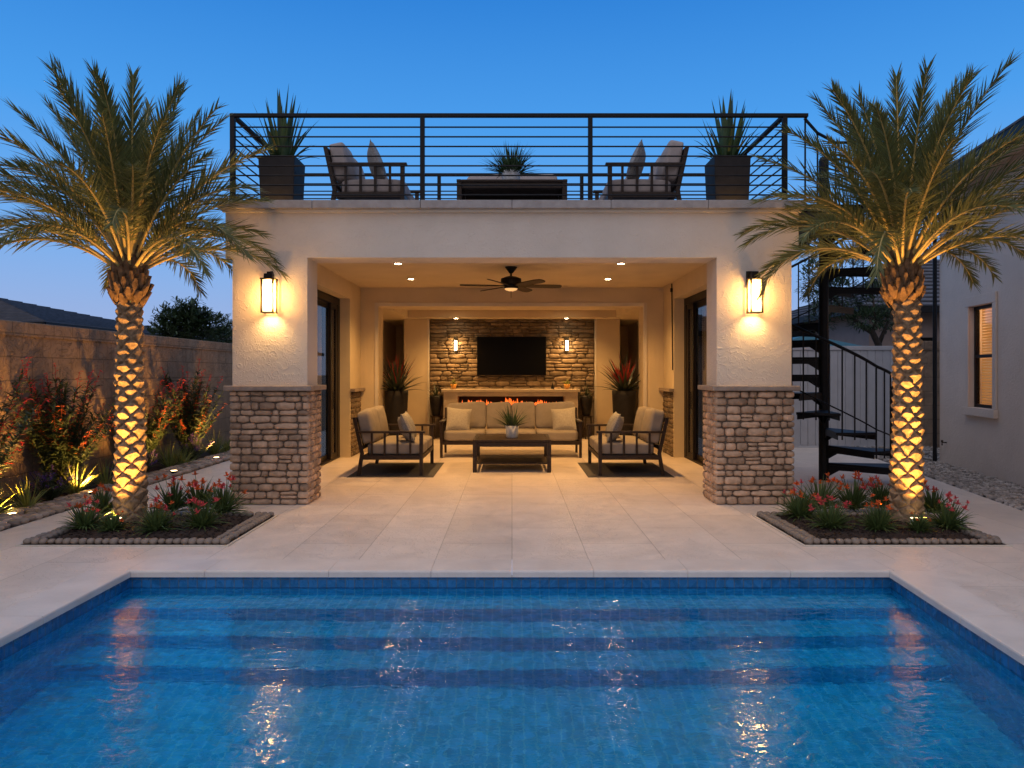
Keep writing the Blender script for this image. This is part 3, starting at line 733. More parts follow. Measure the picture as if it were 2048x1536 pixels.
def grass_tuft(n, L, w, seed, droop=1.3, base=.04, el0=.5):
    r = random.Random(seed); mb = MB()
    for i in range(n):
        az = r.uniform(0,2*pi); el = r.uniform(el0,1.5); d = (cos(el)*cos(az), cos(el)*sin(az), sin(el)); q = r.random()**.5*base
        mb.blade((q*cos(az), q*sin(az), 0), d, L*r.uniform(.6,1.1), w*r.uniform(.7,1.2), droop*r.uniform(.5,1.2)*(1.2-el/1.7), 5)
    return mb
round_pot('potted_grass', (P(1022,0,9.45).x,9.55,RZ+.533), [(.105,0),(.125,.02),(.125,.19)], 'pot_grey', 'bushy grass in a grey pot on the roof terrace coffee table', 'potted plant', None, [('foliage','agave',grass_tuft(280,.42,.022,8,1.0,.10,.30))])
round_pot('potted_grass', (0,11.6,.523), [(.085,0),(.10,.015),(.112,.20)], 'pot_grey', 'spiky green plant in a grey pot on the ground floor coffee table', 'potted plant', None, [('foliage','agave',grass_tuft(90,.42,.026,9,1.0,.05,.40))])
for sgn, sd, lab in ((-1,5,'tall matte black pot of red tinged bromeliad in the lounge opening, block wall side'),(1,6,'tall matte black pot of red tinged bromeliad in the lounge opening, staircase side')):
    r = random.Random(sd); br = MB()
    for k in range(20):
        az = r.uniform(0,2*pi); el = r.uniform(.75,1.45); br.blade((0,0,.06), (cos(el)*cos(az),cos(el)*sin(az),sin(el)), r.uniform(.45,.88), .075, .45, 5)
    X = -2.44 if sgn < 0 else 2.36
    round_pot('potted_bromeliad', (X,14.75,0), [(.17,0),(.20,.05),(.25,1.10),(.255,1.22)], 'pot', lab, 'potted plant', 'bromeliad pots at the lounge opening',
              [('foliage','succulent',sword_leaves(44,.92,.085,1.30,sd+40,.9,.08)),('bract','bract',br)])
for sgn, lab in ((-1,'dark vase of leafy succulent on a stand beside the fireplace towards the block wall'),(1,'dark vase of leafy succulent on a stand beside the fireplace towards the staircase')):
    X = -1.84 if sgn < 0 else 1.80
    st = empty('plant_stand', (X,16.95,0), 0, lab.replace('dark vase of leafy succulent on a stand','low dark wooden stand holding a vase'), 'stand', 'plant stands beside the fireplace')
    mb = MB(); mb.lathe([(.15,.52),(.15,.55)], 20); mb.build('stand_top', M['wood'], st)
    for k in range(3):
        a = 2*pi*k/3+.3; mb = MB(); mb.tube([(.12*cos(a),.12*sin(a),.52),(.14*cos(a),.14*sin(a),0)], .016, 6); mb.build('leg', M['wood'], st)
    fl = sword_leaves(26,.42,.035,1.5,60+sgn,.9,.03)
    round_pot('vase_plant', (X,16.95,.551), [(.08,0),(.10,.03),(.15,.33),(.155,.45),(.13,.49)], 'pot', lab, 'potted plant', 'vases beside the fireplace', [('foliage','succulent',fl)])

# ------------------------------------------------------------------ fireplace, screen, sconces
fp = empty('fireplace', (-.02,16.95,0), 0, 'long pale limestone fireplace with a strip of gas flames under the screen', 'fireplace')
mb = MB(); y0, y1 = -.20, .36
mb.box(-1.62,-1.28, y0,y1, 0,1.13); mb.box(1.28,1.60, y0,y1, 0,1.13); mb.box(-1.278,1.278, y0,y1, 1.03,1.128); mb.box(-1.278,1.278, y0,y1, 0,.50)
mb.build('surround', M['hearth'], fp, bevel=.006)
mb = MB(); mb.box(-1.67,1.65, y0-.04,y1, 1.132,1.20); mb.build('mantel', M['hearth'], fp, bevel=.008)
mb = MB(); mb.box(-1.276,1.276, .30,.34, .502,1.028); mb.box(-1.276,1.276, y0+.02,.298, .502,.80); mb.build('firebox', M['firebox'], fp)
mb = MB(); r = random.Random(14)
for k in range(100):
    x = r.choice((-1.0,-.75,-.35,-.1,.1,.35,.7,.95)) + r.gauss(0,.11); h = .09 + .07*abs(mnoise.noise((x*2.2, 3, 0)))*2 + (.08 if abs(x) < .16 else 0); h *= r.uniform(.4,1.05); w = r.uniform(.018,.034); y = r.uniform(-.05,.12)
    mb.lathe([(.004,0),(w,h*.18),(w*.75,h*.45),(w*.3,h*.78),(.001,h)], 6, (x, y, .805))
    mb.v[-30:] = [(v[0] + .03*sin(9*v[2]+k)*(v[2]-.80)/.2, v[1], v[2]) for v in mb.v[-30:]]
mb.build('flame', M['flame'], fp, smooth=True)
tv = empty('television', (-.01,17.28,2.02-.0), 0, 'large black flat screen television on the stone feature wall', 'television')
zc = (P(0,673,17.24).z + P(0,751,17.24).z)/2 - 2.02
mb = MB(); mb.box(-.855,.855, -.03,.03, zc-.48,zc+.48); mb.build('casing', M['frame'], tv, bevel=.006)
mb = MB(); mb.box(-.84,.84, -.034,-.031, zc-.462,zc+.468); mb.build('screen', M['tv'], tv)
gs = 'tube sconces on the stone feature wall'
for px, lab in ((911,'small tube wall sconce on the feature wall towards the block wall'),(1134,'small tube wall sconce on the feature wall towards the staircase')):
    p = P(px, 688, 17.2); s = empty('tube_sconce', (p.x, 17.30, p.z), 0, lab, 'sconce', gs)
    mb = MB(); mb.cbox((0,-.055,.135), (.095,.11,.10)); mb.cbox((0,-.012,0), (.08,.02,.36)); mb.build('bracket', M['iron'], s, bevel=.004)
    mb = MB(); mb.lathe([(.028,-.155),(.028,.085)], 14, (0,-.06,0)); mb.build('lamp_tube', M['sconce_glow'], s, smooth=False)
    for k in (-1,1):
        mb = MB(); mb.bar((k*.044,-.06,-.165),(k*.044,-.06,.09), .008,.02, (0,1,0)); mb.build('side_strip', M['iron'], s)
    lamp('SPOT', 'sconce_lamp', (p.x, 17.20, p.z-.20), E_SCON, WARM, .02, (p.x, 17.34, 0.9), 120, 1.0)
for px, w in ((553,'block wall'),(1465,'staircase')):
    x = P(px,400,9.2).x; t = empty('planter_uplight', (x,9.0,RZ), 0, 'small amber light on the roof floor before the agave planter on the %s side' % w, 'uplight', 'uplights before the roof planters')
    mb = MB(); mb.lathe([(.03,0),(.03,.035),(.025,.035)], 14, cap=False); mb.build('housing', M['iron'], t)
    mb = MB(); mb.lathe([(.0005,.033),(.0245,.033)], 14, cap=False); mb.build('lens', M['spot_glow'], t)
    lamp('SPOT', 'planter_lamp', (x,9.0,RZ+.05), 9.0, AMB, .02, (x,9.25,RZ+.45), 110, 1.0)
# objects on the mantel
gm = 'amber lamps on the mantel'
for px, lab in ((907,'small amber ceramic cup on the mantel under the block wall side sconce'),(1134,'small amber ceramic cup on the mantel under the staircase side sconce')):
    p = P(px, 770, 16.9); t = empty('amber_cup', (p.x, 16.92, 1.201), 0, lab, 'cup', gm)
    mb = MB(); mb.lathe([(.045,0),(.055,.01),(.08,.12),(.07,.12),(.05,.02)], 18); mb.build('bowl', M['amber'], t, smooth=True)
    mb = MB(); r = random.Random(px)
    for k in range(26):
        az = r.uniform(0,6.28); el = r.uniform(.2,1.3); mb.blade((0,0,.10),(cos(el)*cos(az),cos(el)*sin(az),sin(el)), r.uniform(.10,.2), .035, 1.2, 4)
    mb.build('foliage', M['grassy'], t, smooth=True)
p = P(1105,0,16.9)
mb = MB(); mb.lathe([(.03,0),(.035,.01),(.03,.07),(.012,.11),(.012,.16)], 14)
tag(mb.build('bottle', M['iron'], None, smooth=True, loc=(p.x,16.9,1.201)), 'small dark bottle standing on the mantel', 'bottle')

# ------------------------------------------------------------------ ceiling fan and downlights
fan = empty('ceiling_fan', (-.015,11.35,3.31), 0, 'dark bronze six blade ceiling fan with amber light bowl', 'ceiling fan')
mb = MB(); mb.lathe([(.10,0),(.095,-.012),(.03,-.10),(.02,-.105)], 24); mb.build('canopy', M['frame'], fan, smooth=False)
mb = MB(); mb.lathe([(.016,-.10),(.016,-.17)], 12); mb.build('downrod', M['frame'], fan)
mb = MB(); mb.lathe([(.02,-.145),(.09,-.16),(.165,-.19),(.168,-.25),(.155,-.275),(.12,-.29),(.118,-.345),(.11,-.35)], 30); mb.build('motor_housing', M['frame'], fan, smooth=False)
mb = MB(); mb.lathe([(.108,-.352),(.085,-.375),(.04,-.39),(.002,-.393)], 24, cap=False); mb.build('light_bowl', M['fan_glow'], fan, smooth=True)
mb = MB(); mb.tube([(0,-.02,-.39),(0,-.02,-.50)], .004, 5); mb.build('pull_chain', M['frame'], fan)
for k in range(6):
    a = k*pi/3 + .12; mb = MB()
    o2 = [(.20,.045),(.30,.06),(.68,.075),(.80,.06),(.83,.03)]
    out = o2 + [(x,-y) for x, y in o2[::-1]]
    mb.prism(out, 'z', -.006, .006); mb.bar((.10,0,.0),(.24,0,0), .05,.012)
    R = Matrix.Rotation(a, 3, 'Z') @ Matrix.Rotation(radians(-14), 3, 'X')
    mb.v = [(R @ Vector(v)) + Vector((0,0,-.305)) for v in mb.v]; mb.build('blade', M['wood'], fan)
dl = [((796,527,10.98),3.31,'porch ceiling, front row, towards the block wall'),((822,558,12.8),3.31,'porch ceiling, back row, towards the block wall'),((1242,527,10.98),3.31,'porch ceiling, front row, towards the staircase'),((1216,558,12.8),3.31,'porch ceiling, back row, towards the staircase'),
      ((910,617,16.3),3.10,'raised lounge ceiling towards the block wall'),((1134,617,16.3),3.10,'raised lounge ceiling towards the staircase'),((912,636,17.02),2.92,'soffit over the feature wall towards the block wall'),((1133,636,17.02),2.92,'soffit over the feature wall towards the staircase')]
for (px,py,Y), z, w in dl:
    x = (px-1024)*Y/F; t = empty('downlight', (x,Y,z), 0, 'lit round recessed downlight in the ' + w, 'downlight', 'recessed ceiling downlights')
    mb = MB(); mb.lathe([(.052,-.002),(.052,-.008),(.075,-.008),(.08,-.002)], 24, cap=False); mb.build('ring', M['trim'], t)
    mb = MB(); mb.lathe([(.0005,-.004),(.051,-.004)], 24, cap=False); mb.build('lens', M['down_glow'], t)
    lamp('SPOT', 'downlight_lamp', (x,Y,z-.03), E_DOWN if Y < 14 else (E_DOWN2 if Y < 16.8 else E_DOWN3), WARM, .04, (x,Y,0), 135 if Y < 16.8 else 95, .9)
# cable on the porch wall
mb = MB(); q = [P(1352,562,12.9),P(1352,600,12.9),P(1353,650,12.9),P(1357,700,12.9),P(1361,740,12.9)]
mb.tube([(3.035, 13.3-.02*i, v.z) for i, v in enumerate(q)], .012, 6); mb.box(3.01,3.048, 13.27,13.33, 3.13,3.2)
tag(mb.build('hanging_cable', M['iron'], None), 'black cable hanging on the porch wall beside the sliding door', 'cable')

# ------------------------------------------------------------------ lanterns on the front pillars
gl = 'lanterns on the front pillars'
for px, sgn, lab in ((540,-1,'lit black box lantern on the pillar nearest the block wall'),(1508,1,'lit black box lantern on the pillar nearest the staircase')):
    p = P(px, 590, 8.42); L0 = empty('wall_lantern', (p.x, 8.49, p.z), 0, lab, 'lantern', gl)
    k = 8.42/F
    zt0 = (590-541)*k; zb0 = (590-627)*k; w = .068; dpt = .15; yc = -.10
    mb = MB(); mb.box(-.045+.03*-sgn,.075-.03*-sgn-.03, -.022,0, zt0-.20,zt0); mb.box(-.03,.03, -.10,-.0225, zt0-.05,zt0-.015); mb.build('back_plate', M['frame'], L0, bevel=.004)
    mb = MB(); z1 = zt0-.105
    mb.box(-w-.018,w+.018, yc-w-.016,yc+w, z1-.012,z1+.004); mb.box(-w*.72,w*.72, yc-w*.7,yc+w*.6, z1+.0045,z1+.06); mb.build('roof', M['frame'], L0, bevel=.003)
    mb = MB()
    for a in (-1,1):
        for b in (-1,1): mb.cbox((a*w,yc+b*w*.98,(z1-.012+zb0)/2), (.019,.019,z1-.012-zb0))
    for a in (-1,1): mb.cbox((a*w,yc,zb0+.008), (.014,w*1.8,.016)); mb.cbox((0,yc+a*w*.98,zb0+.008), (w*1.8,.014,.016))
    mb.build('cage', M['frame'], L0)
    mb = MB(); mb.lathe([(.001,zb0+.05),(.042,zb0+.055),(.042,z1-.06),(.001,z1-.055)], 12, (0,yc,0), cap=False); mb.build('bulb', M['lantern_bulb'], L0)
    mb = MB(); h = w-.010
    for (xa,xb,ya,yb) in ((-h,h,yc-h,yc-h+.004),(-h,h,yc+h-.004,yc+h),(-h,-h+.004,yc-h+.005,yc+h-.005),(h-.004,h,yc-h+.005,yc+h-.005)): mb.box(xa,xb,ya,yb, zb0+.018,z1-.014)
    mb.build('lamp_glass', M['lantern_glass'], L0)
    lamp('SPOT', 'lantern_downlight', (p.x, 8.49+yc, p.z+zb0-.015), E_LANT, WARM, .05, (p.x, 8.60, 0), 150, 1.0)
# ================================================================== palms
def smooth(a, b, x):
    t = min(1, max(0, (x-a)/(b-a))); return t*t*(3-2*t)
def trunk_mesh(z0, z1, prof, ncol, hrow, amp, na, nz, lean=0.0, flare=0.0, seed=0):
    """tapered stem covered with overlapping diamond leaf scars"""
    mb = MB(); vs = []
    for j in range(nz+1):
        z = z0 + (z1-z0)*j/nz
        for i in range(na):
            a = 2*pi*i/na; u = ncol*a/(2*pi) + .22*mnoise.noise((cos(a)*1.3+seed, sin(a)*1.3, z*2.2)); w = z/hrow + .30*mnoise.noise((cos(a)*1.6, sin(a)*1.6+seed, z*2.6))
            p = w + u/1.0; q = w - u/1.0
            fp = p/2 % 1; fq = q/2 % 1
            cell = (math.floor(p/2)*7.3 + math.floor(q/2)*3.1)
            j1 = .75 + .5*((math.sin(cell*12.9898)*43758.5453) % 1)
            v = (fp+fq)/2
            h = (v/.66 if v < .66 else 1-((v-.66)/.34)**1.3)*smooth(0,.16,min(fp,fq))*(1-smooth(.88,1,max(fp,fq)))*j1
            r = prof(z) + amp(z)*h + .004*mnoise.noise((cos(a)*6, sin(a)*6, z*9))
            vs.append((r*cos(a), r*sin(a), z))
    fs = [(j*na+i, j*na+(i+1)%na, (j+1)*na+(i+1)%na, (j+1)*na+i) for j in range(nz) for i in range(na)]
    fs.append(tuple(nz*na+i for i in range(na)))
    return mb.add(vs, fs)
def frond_mesh(az, el, L, droop, r, tw=0.0):
    mb = MB(); n = 30; pts = []; dirs = []; p = Vector((.05*cos(az), .05*sin(az), 0))
    for i in range(n+1):
        t = i/n; e = el - droop*t**1.5
        d = Vector((cos(e)*cos(az+tw*t), cos(e)*sin(az+tw*t), sin(e)))
        pts.append(p.copy()); dirs.append(d); p = p + d*(L/n)
    rs = [.017*(1-t/n)**.8 + .0025 for t in range(n+1)]
    rach = MB(); rach.tube(pts, rs, 5)
    m = int(84*L/1.9)
    for k in range(m):
        t = .24 + .76*(k+.5)/m; f = t*n; i = min(n-1, int(f)); q = f-i
        c = pts[i].lerp(pts[i+1], q); T = dirs[i].lerp(dirs[i+1], q).normalized()
        sd = T.cross(Vector((0,0,1)))
        if sd.length < .05: sd = Vector((-sin(az), cos(az), 0))
        sd.normalize(); U = sd.cross(T)
        l = .33*(.40+.60*smooth(.18,.42,t))*(1-.52*smooth(.6,1.0,t))
        for s in (-1,1):
            a = radians(52 - 30*t) + r.uniform(-.1,.1); up = r.choice((-.35,.25,.75)) + r.uniform(-.2,.2)
            d = T*cos(a) + sd*s*sin(a)*cos(up) + U*sin(a)*sin(up)
            mb.blade(c, d, l*r.uniform(.85,1.1), .0165, .3, 3, side=(T - d*T.dot(d)), fold=.18, wb=.8)
    return rach, mb
def palm(loc, seed, label, lean, rot):
    t = empty('palm_tree', loc, 0, label, 'palm tree', 'uplit date palms by the pool')
    def prof(z): return .096 + .042*math.exp(-z/.55) + .012*math.exp(-z/.12) + .016*(1-z/2.4)
    tm = trunk_mesh(0, 2.36, prof, 10, .082, lambda z: .040*smooth(-.05,.35,z), 180, 420, seed=seed)
    tm.v = [(v[0]+lean*v[2], v[1], v[2]) for v in tm.v]
    o = tm.build('trunk', M['bark'], t, smooth=True); o.rotation_euler.z = rot
    def bprof(z):
        s = (z-2.30)/.52; return .105 + .075*sin(pi*min(1,max(0,s*.86+.14)))**.8
    # crown of cut leaf bases: separate boots in a spiral
    bm = MB(); r = random.Random(seed+5)
    bm.lathe([(.115,2.30),(.145,2.40),(.16,2.55),(.14,2.68),(.09,2.80)], 20)
    for k in range(70):
        zz = 2.28 + .52*k/70; a = k*2.39996; rr = bprof(zz)
        ln = r.uniform(.13,.165); w = r.uniform(.088,.105)*(1 - .25*(k/74)); out = Vector((cos(a), sin(a), 0)); tg = Vector((-sin(a), cos(a), 0))
        lean2 = .42 if zz < 2.40 else (.16 if zz < 2.54 else -.08)
        upv = (Vector((0,0,1)) + out*lean2).normalized(); nrm = tg.cross(upv)*-1
        if nrm.dot(out) < 0: nrm = -nrm
        b0 = out*(rr-.02) + Vector((0,0,zz))
        prof2 = [(.0,.25),(.25,.8),(.55,1.0),(.85,.7),(1.0,.45)]
        vs = []
        for (tt, ww) in prof2:
            c = b0 + upv*ln*tt; hw = w*ww/2; th = .024*(.6+.6*tt)
            vs += [c - tg*hw, c - tg*hw*.55 + nrm*th, c + tg*hw*.55 + nrm*th, c + tg*hw, c - nrm*.012]
        fs = []
        for i in range(4):
            for j in range(5):
                fs.append((i*5+j, i*5+(j+1)%5, (i+1)*5+(j+1)%5, (i+1)*5+j))
        fs += [(0,4,3,2,1), (20,21,22,23,24)]
        bm.add(vs, fs)
    bm.v = [(v[0]+lean*v[2], v[1], v[2]) for v in bm.v]
    bm.build('leaf_base', M['boot'], t)
    # fronds
    N = 58; r = random.Random(seed); top = Vector((lean*2.8, 0, 2.74))
    for i in range(N):
        q = (i+.3)/N; el = radians(87 - 54*q**.85) + r.uniform(-.06,.06); az = i*2.39996 + r.uniform(-.22,.22) + seed
        L = (2.02 - .36*q)*r.uniform(.90,1.04); dr = radians(14 + 92*q**1.1)*r.uniform(.8,1.2)
        ra, lf = frond_mesh(az, el, L, dr, r, r.uniform(-.18,.18))
        f = lf.build('frond', M['frond'], t, loc=top + Vector((0,0,-.12*q)))
        ra.build('rachis', M['petiole'], f, smooth=True)
    return t
LP = Vector((-4.0, 7.34, 0)); RP = Vector((4.14, 7.34, 0))
palm(LP, 3, 'uplit date palm with diamond patterned trunk growing beside the block wall', -.004, .3)
palm(RP, 8, 'uplit date palm with diamond patterned trunk growing beside the spiral staircase', -.018, 1.1)

# ------------------------------------------------------------------ planter beds round the palms
fl_leaf = None
def flower_head(m):
    mb = MB(); r = random.Random(4)
    for k in range(7):
        a = k*2.4; el = .2 + .9*r.random(); mb.blade((0,0,0), (cos(el)*cos(a),cos(el)*sin(a),sin(el)), .035, .022, .8, 2, wb=.7)
    for k in range(3):
        a = k*2.1; mb.blade((0,0,.008), (.4*cos(a),.4*sin(a),1), .035, .02, .4, 2, wb=.7)
    return mb
heads = {}
def place_head(kind, parent, p, s, r):
    if kind not in heads:
        o = flower_head(kind).build('flower_head', M[kind], parent); heads[kind] = o.data
    else:
        o = bpy.data.objects.new('flower_head', heads[kind]); C.objects.link(o); o.parent = parent
    o.location = p; o.rotation_euler = (r.uniform(-.5,.5), r.uniform(-.5,.5), r.uniform(0,6)); o.scale = (s,s,s)
def flower_clump(loc, size, seed, kinds, label, group, nh):
    r = random.Random(seed); t = empty('flowering_plant', loc, 0, label, 'flower', group)
    mb = MB()
    for i in range(150):
        az = r.uniform(0,6.283); el = r.uniform(.10,1.45); q = r.random()**.5*.05*size/.3
        mb.blade((q*cos(az),q*sin(az),r.uniform(0,.06)), (cos(el)*cos(az),cos(el)*sin(az),sin(el)), size*r.uniform(.55,.98), .026, .8*(1.3-el/1.6), 4, wb=.6)
    st = []
    for i in range(nh):
        az = r.uniform(0,6.283); el = r.uniform(.75,1.5); l = size*r.uniform(.75,1.15)
        tip = Vector((cos(el)*cos(az), cos(el)*sin(az), sin(el)))*l; mb.tube([(0,0,.02), tip*.5+Vector((0,0,.015)), tip], .0028, 4); st.append(tip)
    mb.build('foliage', M['herb'], t)
    for i, p in enumerate(st): place_head(kinds[i % len(kinds)], t, p, r.uniform(.9,1.4)*size/.3, r)
    return t
def palm_bed(side, x0, x1, y0, y1, palm_at):
    where = 'block wall' if side < 0 else 'staircase'
    r = random.Random(60+side); mb = MB(); nx, ny = 26, 18; vs = []
    for j in range(ny+1):
        for i in range(nx+1):
            u, v = i/nx, j/ny; x = x0+(x1-x0)*u; y = y0+(y1-y0)*v; e = min(u,1-u,v,1-v)
            vs.append((x, y, .006 + .05*smooth(.02,.2,e) + (.018*mnoise.noise((x*9,y*9,2)) if e > 0 else 0)))
    mb.add(vs, [(j*(nx+1)+i, j*(nx+1)+i+1, (j+1)*(nx+1)+i+1, (j+1)*(nx+1)+i) for j in range(ny) for i in range(nx)])
    for k in range(900):      # loose bark chips
        x = r.uniform(x0+.12, x1-.12); y = r.uniform(y0+.12, y1-.12); e = min((x-x0)/(x1-x0), (x1-x)/(x1-x0), (y-y0)/(y1-y0), (y1-y)/(y1-y0)); c_ = r.uniform(.015,.04)
        mb.rbox((x, y, .010 + .05*smooth(.02,.2,e) + .018*mnoise.noise((x*9,y*9,2))), (c_, c_*.5, c_*.3), 3, 2, c_*.1, r, Matrix.Rotation(r.uniform(0,6), 3, 'Z') @ Matrix.Rotation(r.uniform(-.6,.6), 3, 'Y'))
    structure(mb.build('palm_bed_soil', M['soil']))
    mb = MB(); w = .022
    mb.box(x0-w,x1+w, y0-w,y0, .001,.012); mb.box(x0-w,x1+w, y1,y1+w, .001,.012); mb.box(x0-w,x0, y0+.001,y1-.001, .001,.012); mb.box(x1,x1+w, y0+.001,y1-.001, .001,.012)
    structure(mb.build('palm_bed_edging', M['trim']))
    # border stones, each one a thing
    protos = []
    def stone(x, y, a):
        s = r.uniform(.85,1.15)
        if len(protos) < 6:
            m2 = MB(); m2.rbox((0,0,0), (.074,.074,.056), 2.25, 6, .002, r)
            o = m2.build('border_stone', M['pebble'], None, smooth=True); protos.append(o.data)
        else:
            o = bpy.data.objects.new('border_stone', protos[r.randrange(6)]); C.objects.link(o)
        o.location = (x, y, .034); o.rotation_euler = (0,0,a + r.uniform(-.3,.3)); o.scale = (s, s*r.uniform(.85,1.1), s*r.uniform(.85,1.1))
        tag(o, 'rounded grey brown border stone edging the palm bed on the %s side' % where, 'stone', 'border stones of the palm bed on the %s side' % where)
    x = x0+.05
    while x < x1-.03:
        stone(x, y0+.045, 0); stone(x+r.uniform(-.01,.01), y1-.045, 0); x += .073
    y = y0+.125
    while y < y1-.09:
        stone(x0+.045, y, pi/2); stone(x1-.045, y, pi/2)
        stone(x0+.125, y+.03, pi/2); stone(x1-.125, y+.03, pi/2); y += .076
palm_bed(-1, -4.54, -2.63, 6.45, 7.78, LP); palm_bed(1, 2.70, 4.58, 6.45, 7.78, RP)
gf = 'flowering plants in the palm beds'
left = [(170,1068,0.30,['orange','pink'],'at the corner nearest pool and block wall'),(226,1072,0.19,['orange'],'low green, by uplight'),(312,1072,0.29,['orange','pink'],'in front of the trunk, towards the pillar'),(405,1064,0.30,['pink'],'at the front corner nearest the pool house'),
        (207,1034,0.29,['orange'],'behind the trunk on the block wall side'),(345,1030,0.36,['orange','pink'],'behind, just beside the trunk'),(397,1024,0.37,['orange'],'behind, in the middle of the pillar side'),(446,1034,0.38,['orange','pink'],'at the back corner by the stone pillar')]
right = [(1600,1044,0.34,['orange','pink'],'at the back corner by the stone pillar'),(1640,1026,0.38,['orange'],'behind, tall orange one beside the pillar'),(1660,1066,0.30,['pink'],'at the front, pink flowered and nearest the pool house'),(1705,1026,0.38,['orange','pink'],'behind, between pillar and trunk'),
         (1756,1070,0.30,['orange'],'in front of the trunk'),(1760,1022,0.32,['orange','pink'],'behind, just beside the trunk'),(1866,1034,0.31,['pink','orange'],'behind the trunk on the house side'),(1896,1066,0.30,['pink'],'at the front corner nearest the house'),(1838,1074,0.18,['orange'],'low green, by uplight')]
for k, (px,py,s,kinds,w) in enumerate(left):
    flower_clump(G(px,py)+Vector((0,0,.035)), s, 200+k, kinds, 'flowers in block wall side palm bed, '+w, gf, 3 if s < .2 else 11)
for k, (px,py,s,kinds,w) in enumerate(right):
    flower_clump(G(px,py)+Vector((0,0,.035)), s, 300+k, kinds, 'flowers in staircase side palm bed, '+w, gf, 3 if s < .2 else 11)
for (px, py, pl, w) in ((232,1062,LP,'block wall'),(1832,1062,RP,'staircase')):
    p = G(px, py); t = empty('palm_uplight', (p.x, p.y, .03), 0, 'small grey cylinder uplight at the foot of the palm on the %s side' % w, 'uplight', 'palm uplights')
    mb = MB(); mb.lathe([(.045,0),(.05,.005),(.058,.095),(.062,.10),(.05,.102)], 18, cap=False); mb.build('housing', M['pot_grey'], t, smooth=False)
    mb = MB(); mb.lathe([(.0005,.098),(.049,.098)], 18, cap=False); mb.build('lens', M['spot_glow'], t)
    lamp('SPOT', 'palm_uplight_lamp', (p.x, p.y-.12, .14), E_PALM*.45, AMB, .03, (pl.x, pl.y-.02, 1.7), 84, 1.0)
    lamp('SPOT', 'palm_uplight_lamp', (p.x+.05, p.y-.14, .14), E_PALM*1.9, AMB, .03, (pl.x, pl.y+.05, 2.75), 24, 1.0)
    lamp('SPOT', 'palm_uplight_lamp', (pl.x+.38*(1 if pl.x < 0 else -1), p.y+.02, .10), E_PALM*.5, AMB, .03, (pl.x, pl.y, 2.3), 62, 1.0)
for (px, py, w) in ((268,1078,'block wall'),(1788,1078,'staircase')):
    p = G(px+ (0 if px < 1000 else 0), py)

# ------------------------------------------------------------------ planting along the wall
def shrub(loc, h, wdt, seed, label, hot, dens=1.0):
    """airy flowering shrub: many leaning stems, small leaves, red flower spikes"""
    r = random.Random(seed); t = empty('flowering_shrub', loc, 0, label, 'shrub', 'red flowering shrubs along the block wall')
    mb = MB(); fs = []
    for i in range(int(54*dens)):
        az = r.uniform(0,6.283); el = r.uniform(.85,1.5); l = h*r.uniform(.55,1.08); d0 = Vector((cos(el)*cos(az)*wdt, cos(el)*sin(az)*wdt*.8, sin(el)))
        if d0.x < -.3: d0.x *= .5
        pts = [Vector((0,0,0)) + d0*l*t0 + Vector((0,0,-.10*t0*t0*l)) for t0 in (0,.25,.5,.75,1)]
        mb.tube(pts, [.006,.005,.004,.003,.002], 4, cap=False)
        for k in range(int(62*l)):
            t0 = .04 + .86*r.random(); j = min(3, int(t0*4)); p = pts[j].lerp(pts[j+1], t0*4-j); a2 = r.uniform(0,6.283); e2 = r.uniform(-.3,1.0)
            mb.blade(p, (cos(e2)*cos(a2),cos(e2)*sin(a2),sin(e2)), r.uniform(.08,.15), .032, .6, 2, wb=.6)
        if r.random() < .85: fs.append((pts, l))
    mb.build('foliage', M['herb_dark'], t)
    for k, (pts, l) in enumerate(fs[:40]):
        sp = MB(); n = r.randint(9,17); t0 = r.uniform(.45,.7); line = []
        for q in range(n):
            tt = t0 + (1.04-t0)*q/(n-1); jx = min(3, int(tt*4)); p = pts[jx].lerp(pts[jx+1], tt*4-jx); line.append(p)
            for rep in range(2):
                o_ = Vector((r.uniform(-.03,.03), r.uniform(-.03,.03), r.uniform(-.02,.02))); a2 = r.uniform(0,6.283); e2 = r.uniform(-.7,.4)
                sp.tube([p, p+o_], .0016, 3, cap=False); sp.blade(p+o_, (cos(e2)*cos(a2),cos(e2)*sin(a2),sin(e2)), r.uniform(.030,.058), .028, 1.2, 2, wb=.8)
        sp.tube(line, .0028, 4); sp.build('flower_spike', M['red' if (pts[4].z > h*.70 or hot) else 'orange'], t)
    return t
shr = [(-5.86,7.55,2.05,'tall red flowering shrub with bright spikes, nearest the pool, lit from below',True,1.2),(-5.92,9.15,1.85,'dark leafy red flowering shrub against the wall between the first two ground lights',False,1.25),
       (-5.9,11.1,1.75,'red flowering shrub beyond the palm trunk, third from the pool',False,1.1),(-5.9,12.75,1.85,'red flowering shrub farthest along the wall, beside the stone pillar',False,1.1),(-5.86,6.1,1.8,'red flowering shrub partly out of view at the near end of the wall',True,.9)]
for k, (x,y,h,lab,hot,de) in enumerate(shr): shrub((x,y,0), h, .80, 500+k, lab, hot, de)
def ornamental(loc, L, n, seed, label):
    o = grass_tuft(n, L, .02, seed, 1.9, .05, .45).build('ornamental_grass', M['grassy'], None, loc=loc)
    return tag(o, label, 'grass clump', 'grass clumps in the wall bed')
gr = [(-5.60,7.42,.46,70,'arching grass clump brightly lit behind the first ground light'),(-5.52,7.98,.40,60,'dim arching grass clump just beyond the first ground light'),
      (-5.62,9.02,.48,70,'arching grass clump brightly lit behind the second ground light'),(-5.54,9.55,.42,60,'dim arching grass clump between second light and palm trunk'),
      (-5.60,11.45,.50,70,'arching grass clump brightly lit behind the third ground light'),(-5.52,11.75,.40,55,'dim arching grass clump just beyond the third ground light'),
      (-5.60,13.2,.52,70,'arching grass clump brightly lit behind the farthest ground light'),(-5.52,13.55,.42,50,'dim arching grass clump close behind the stone pillar')]
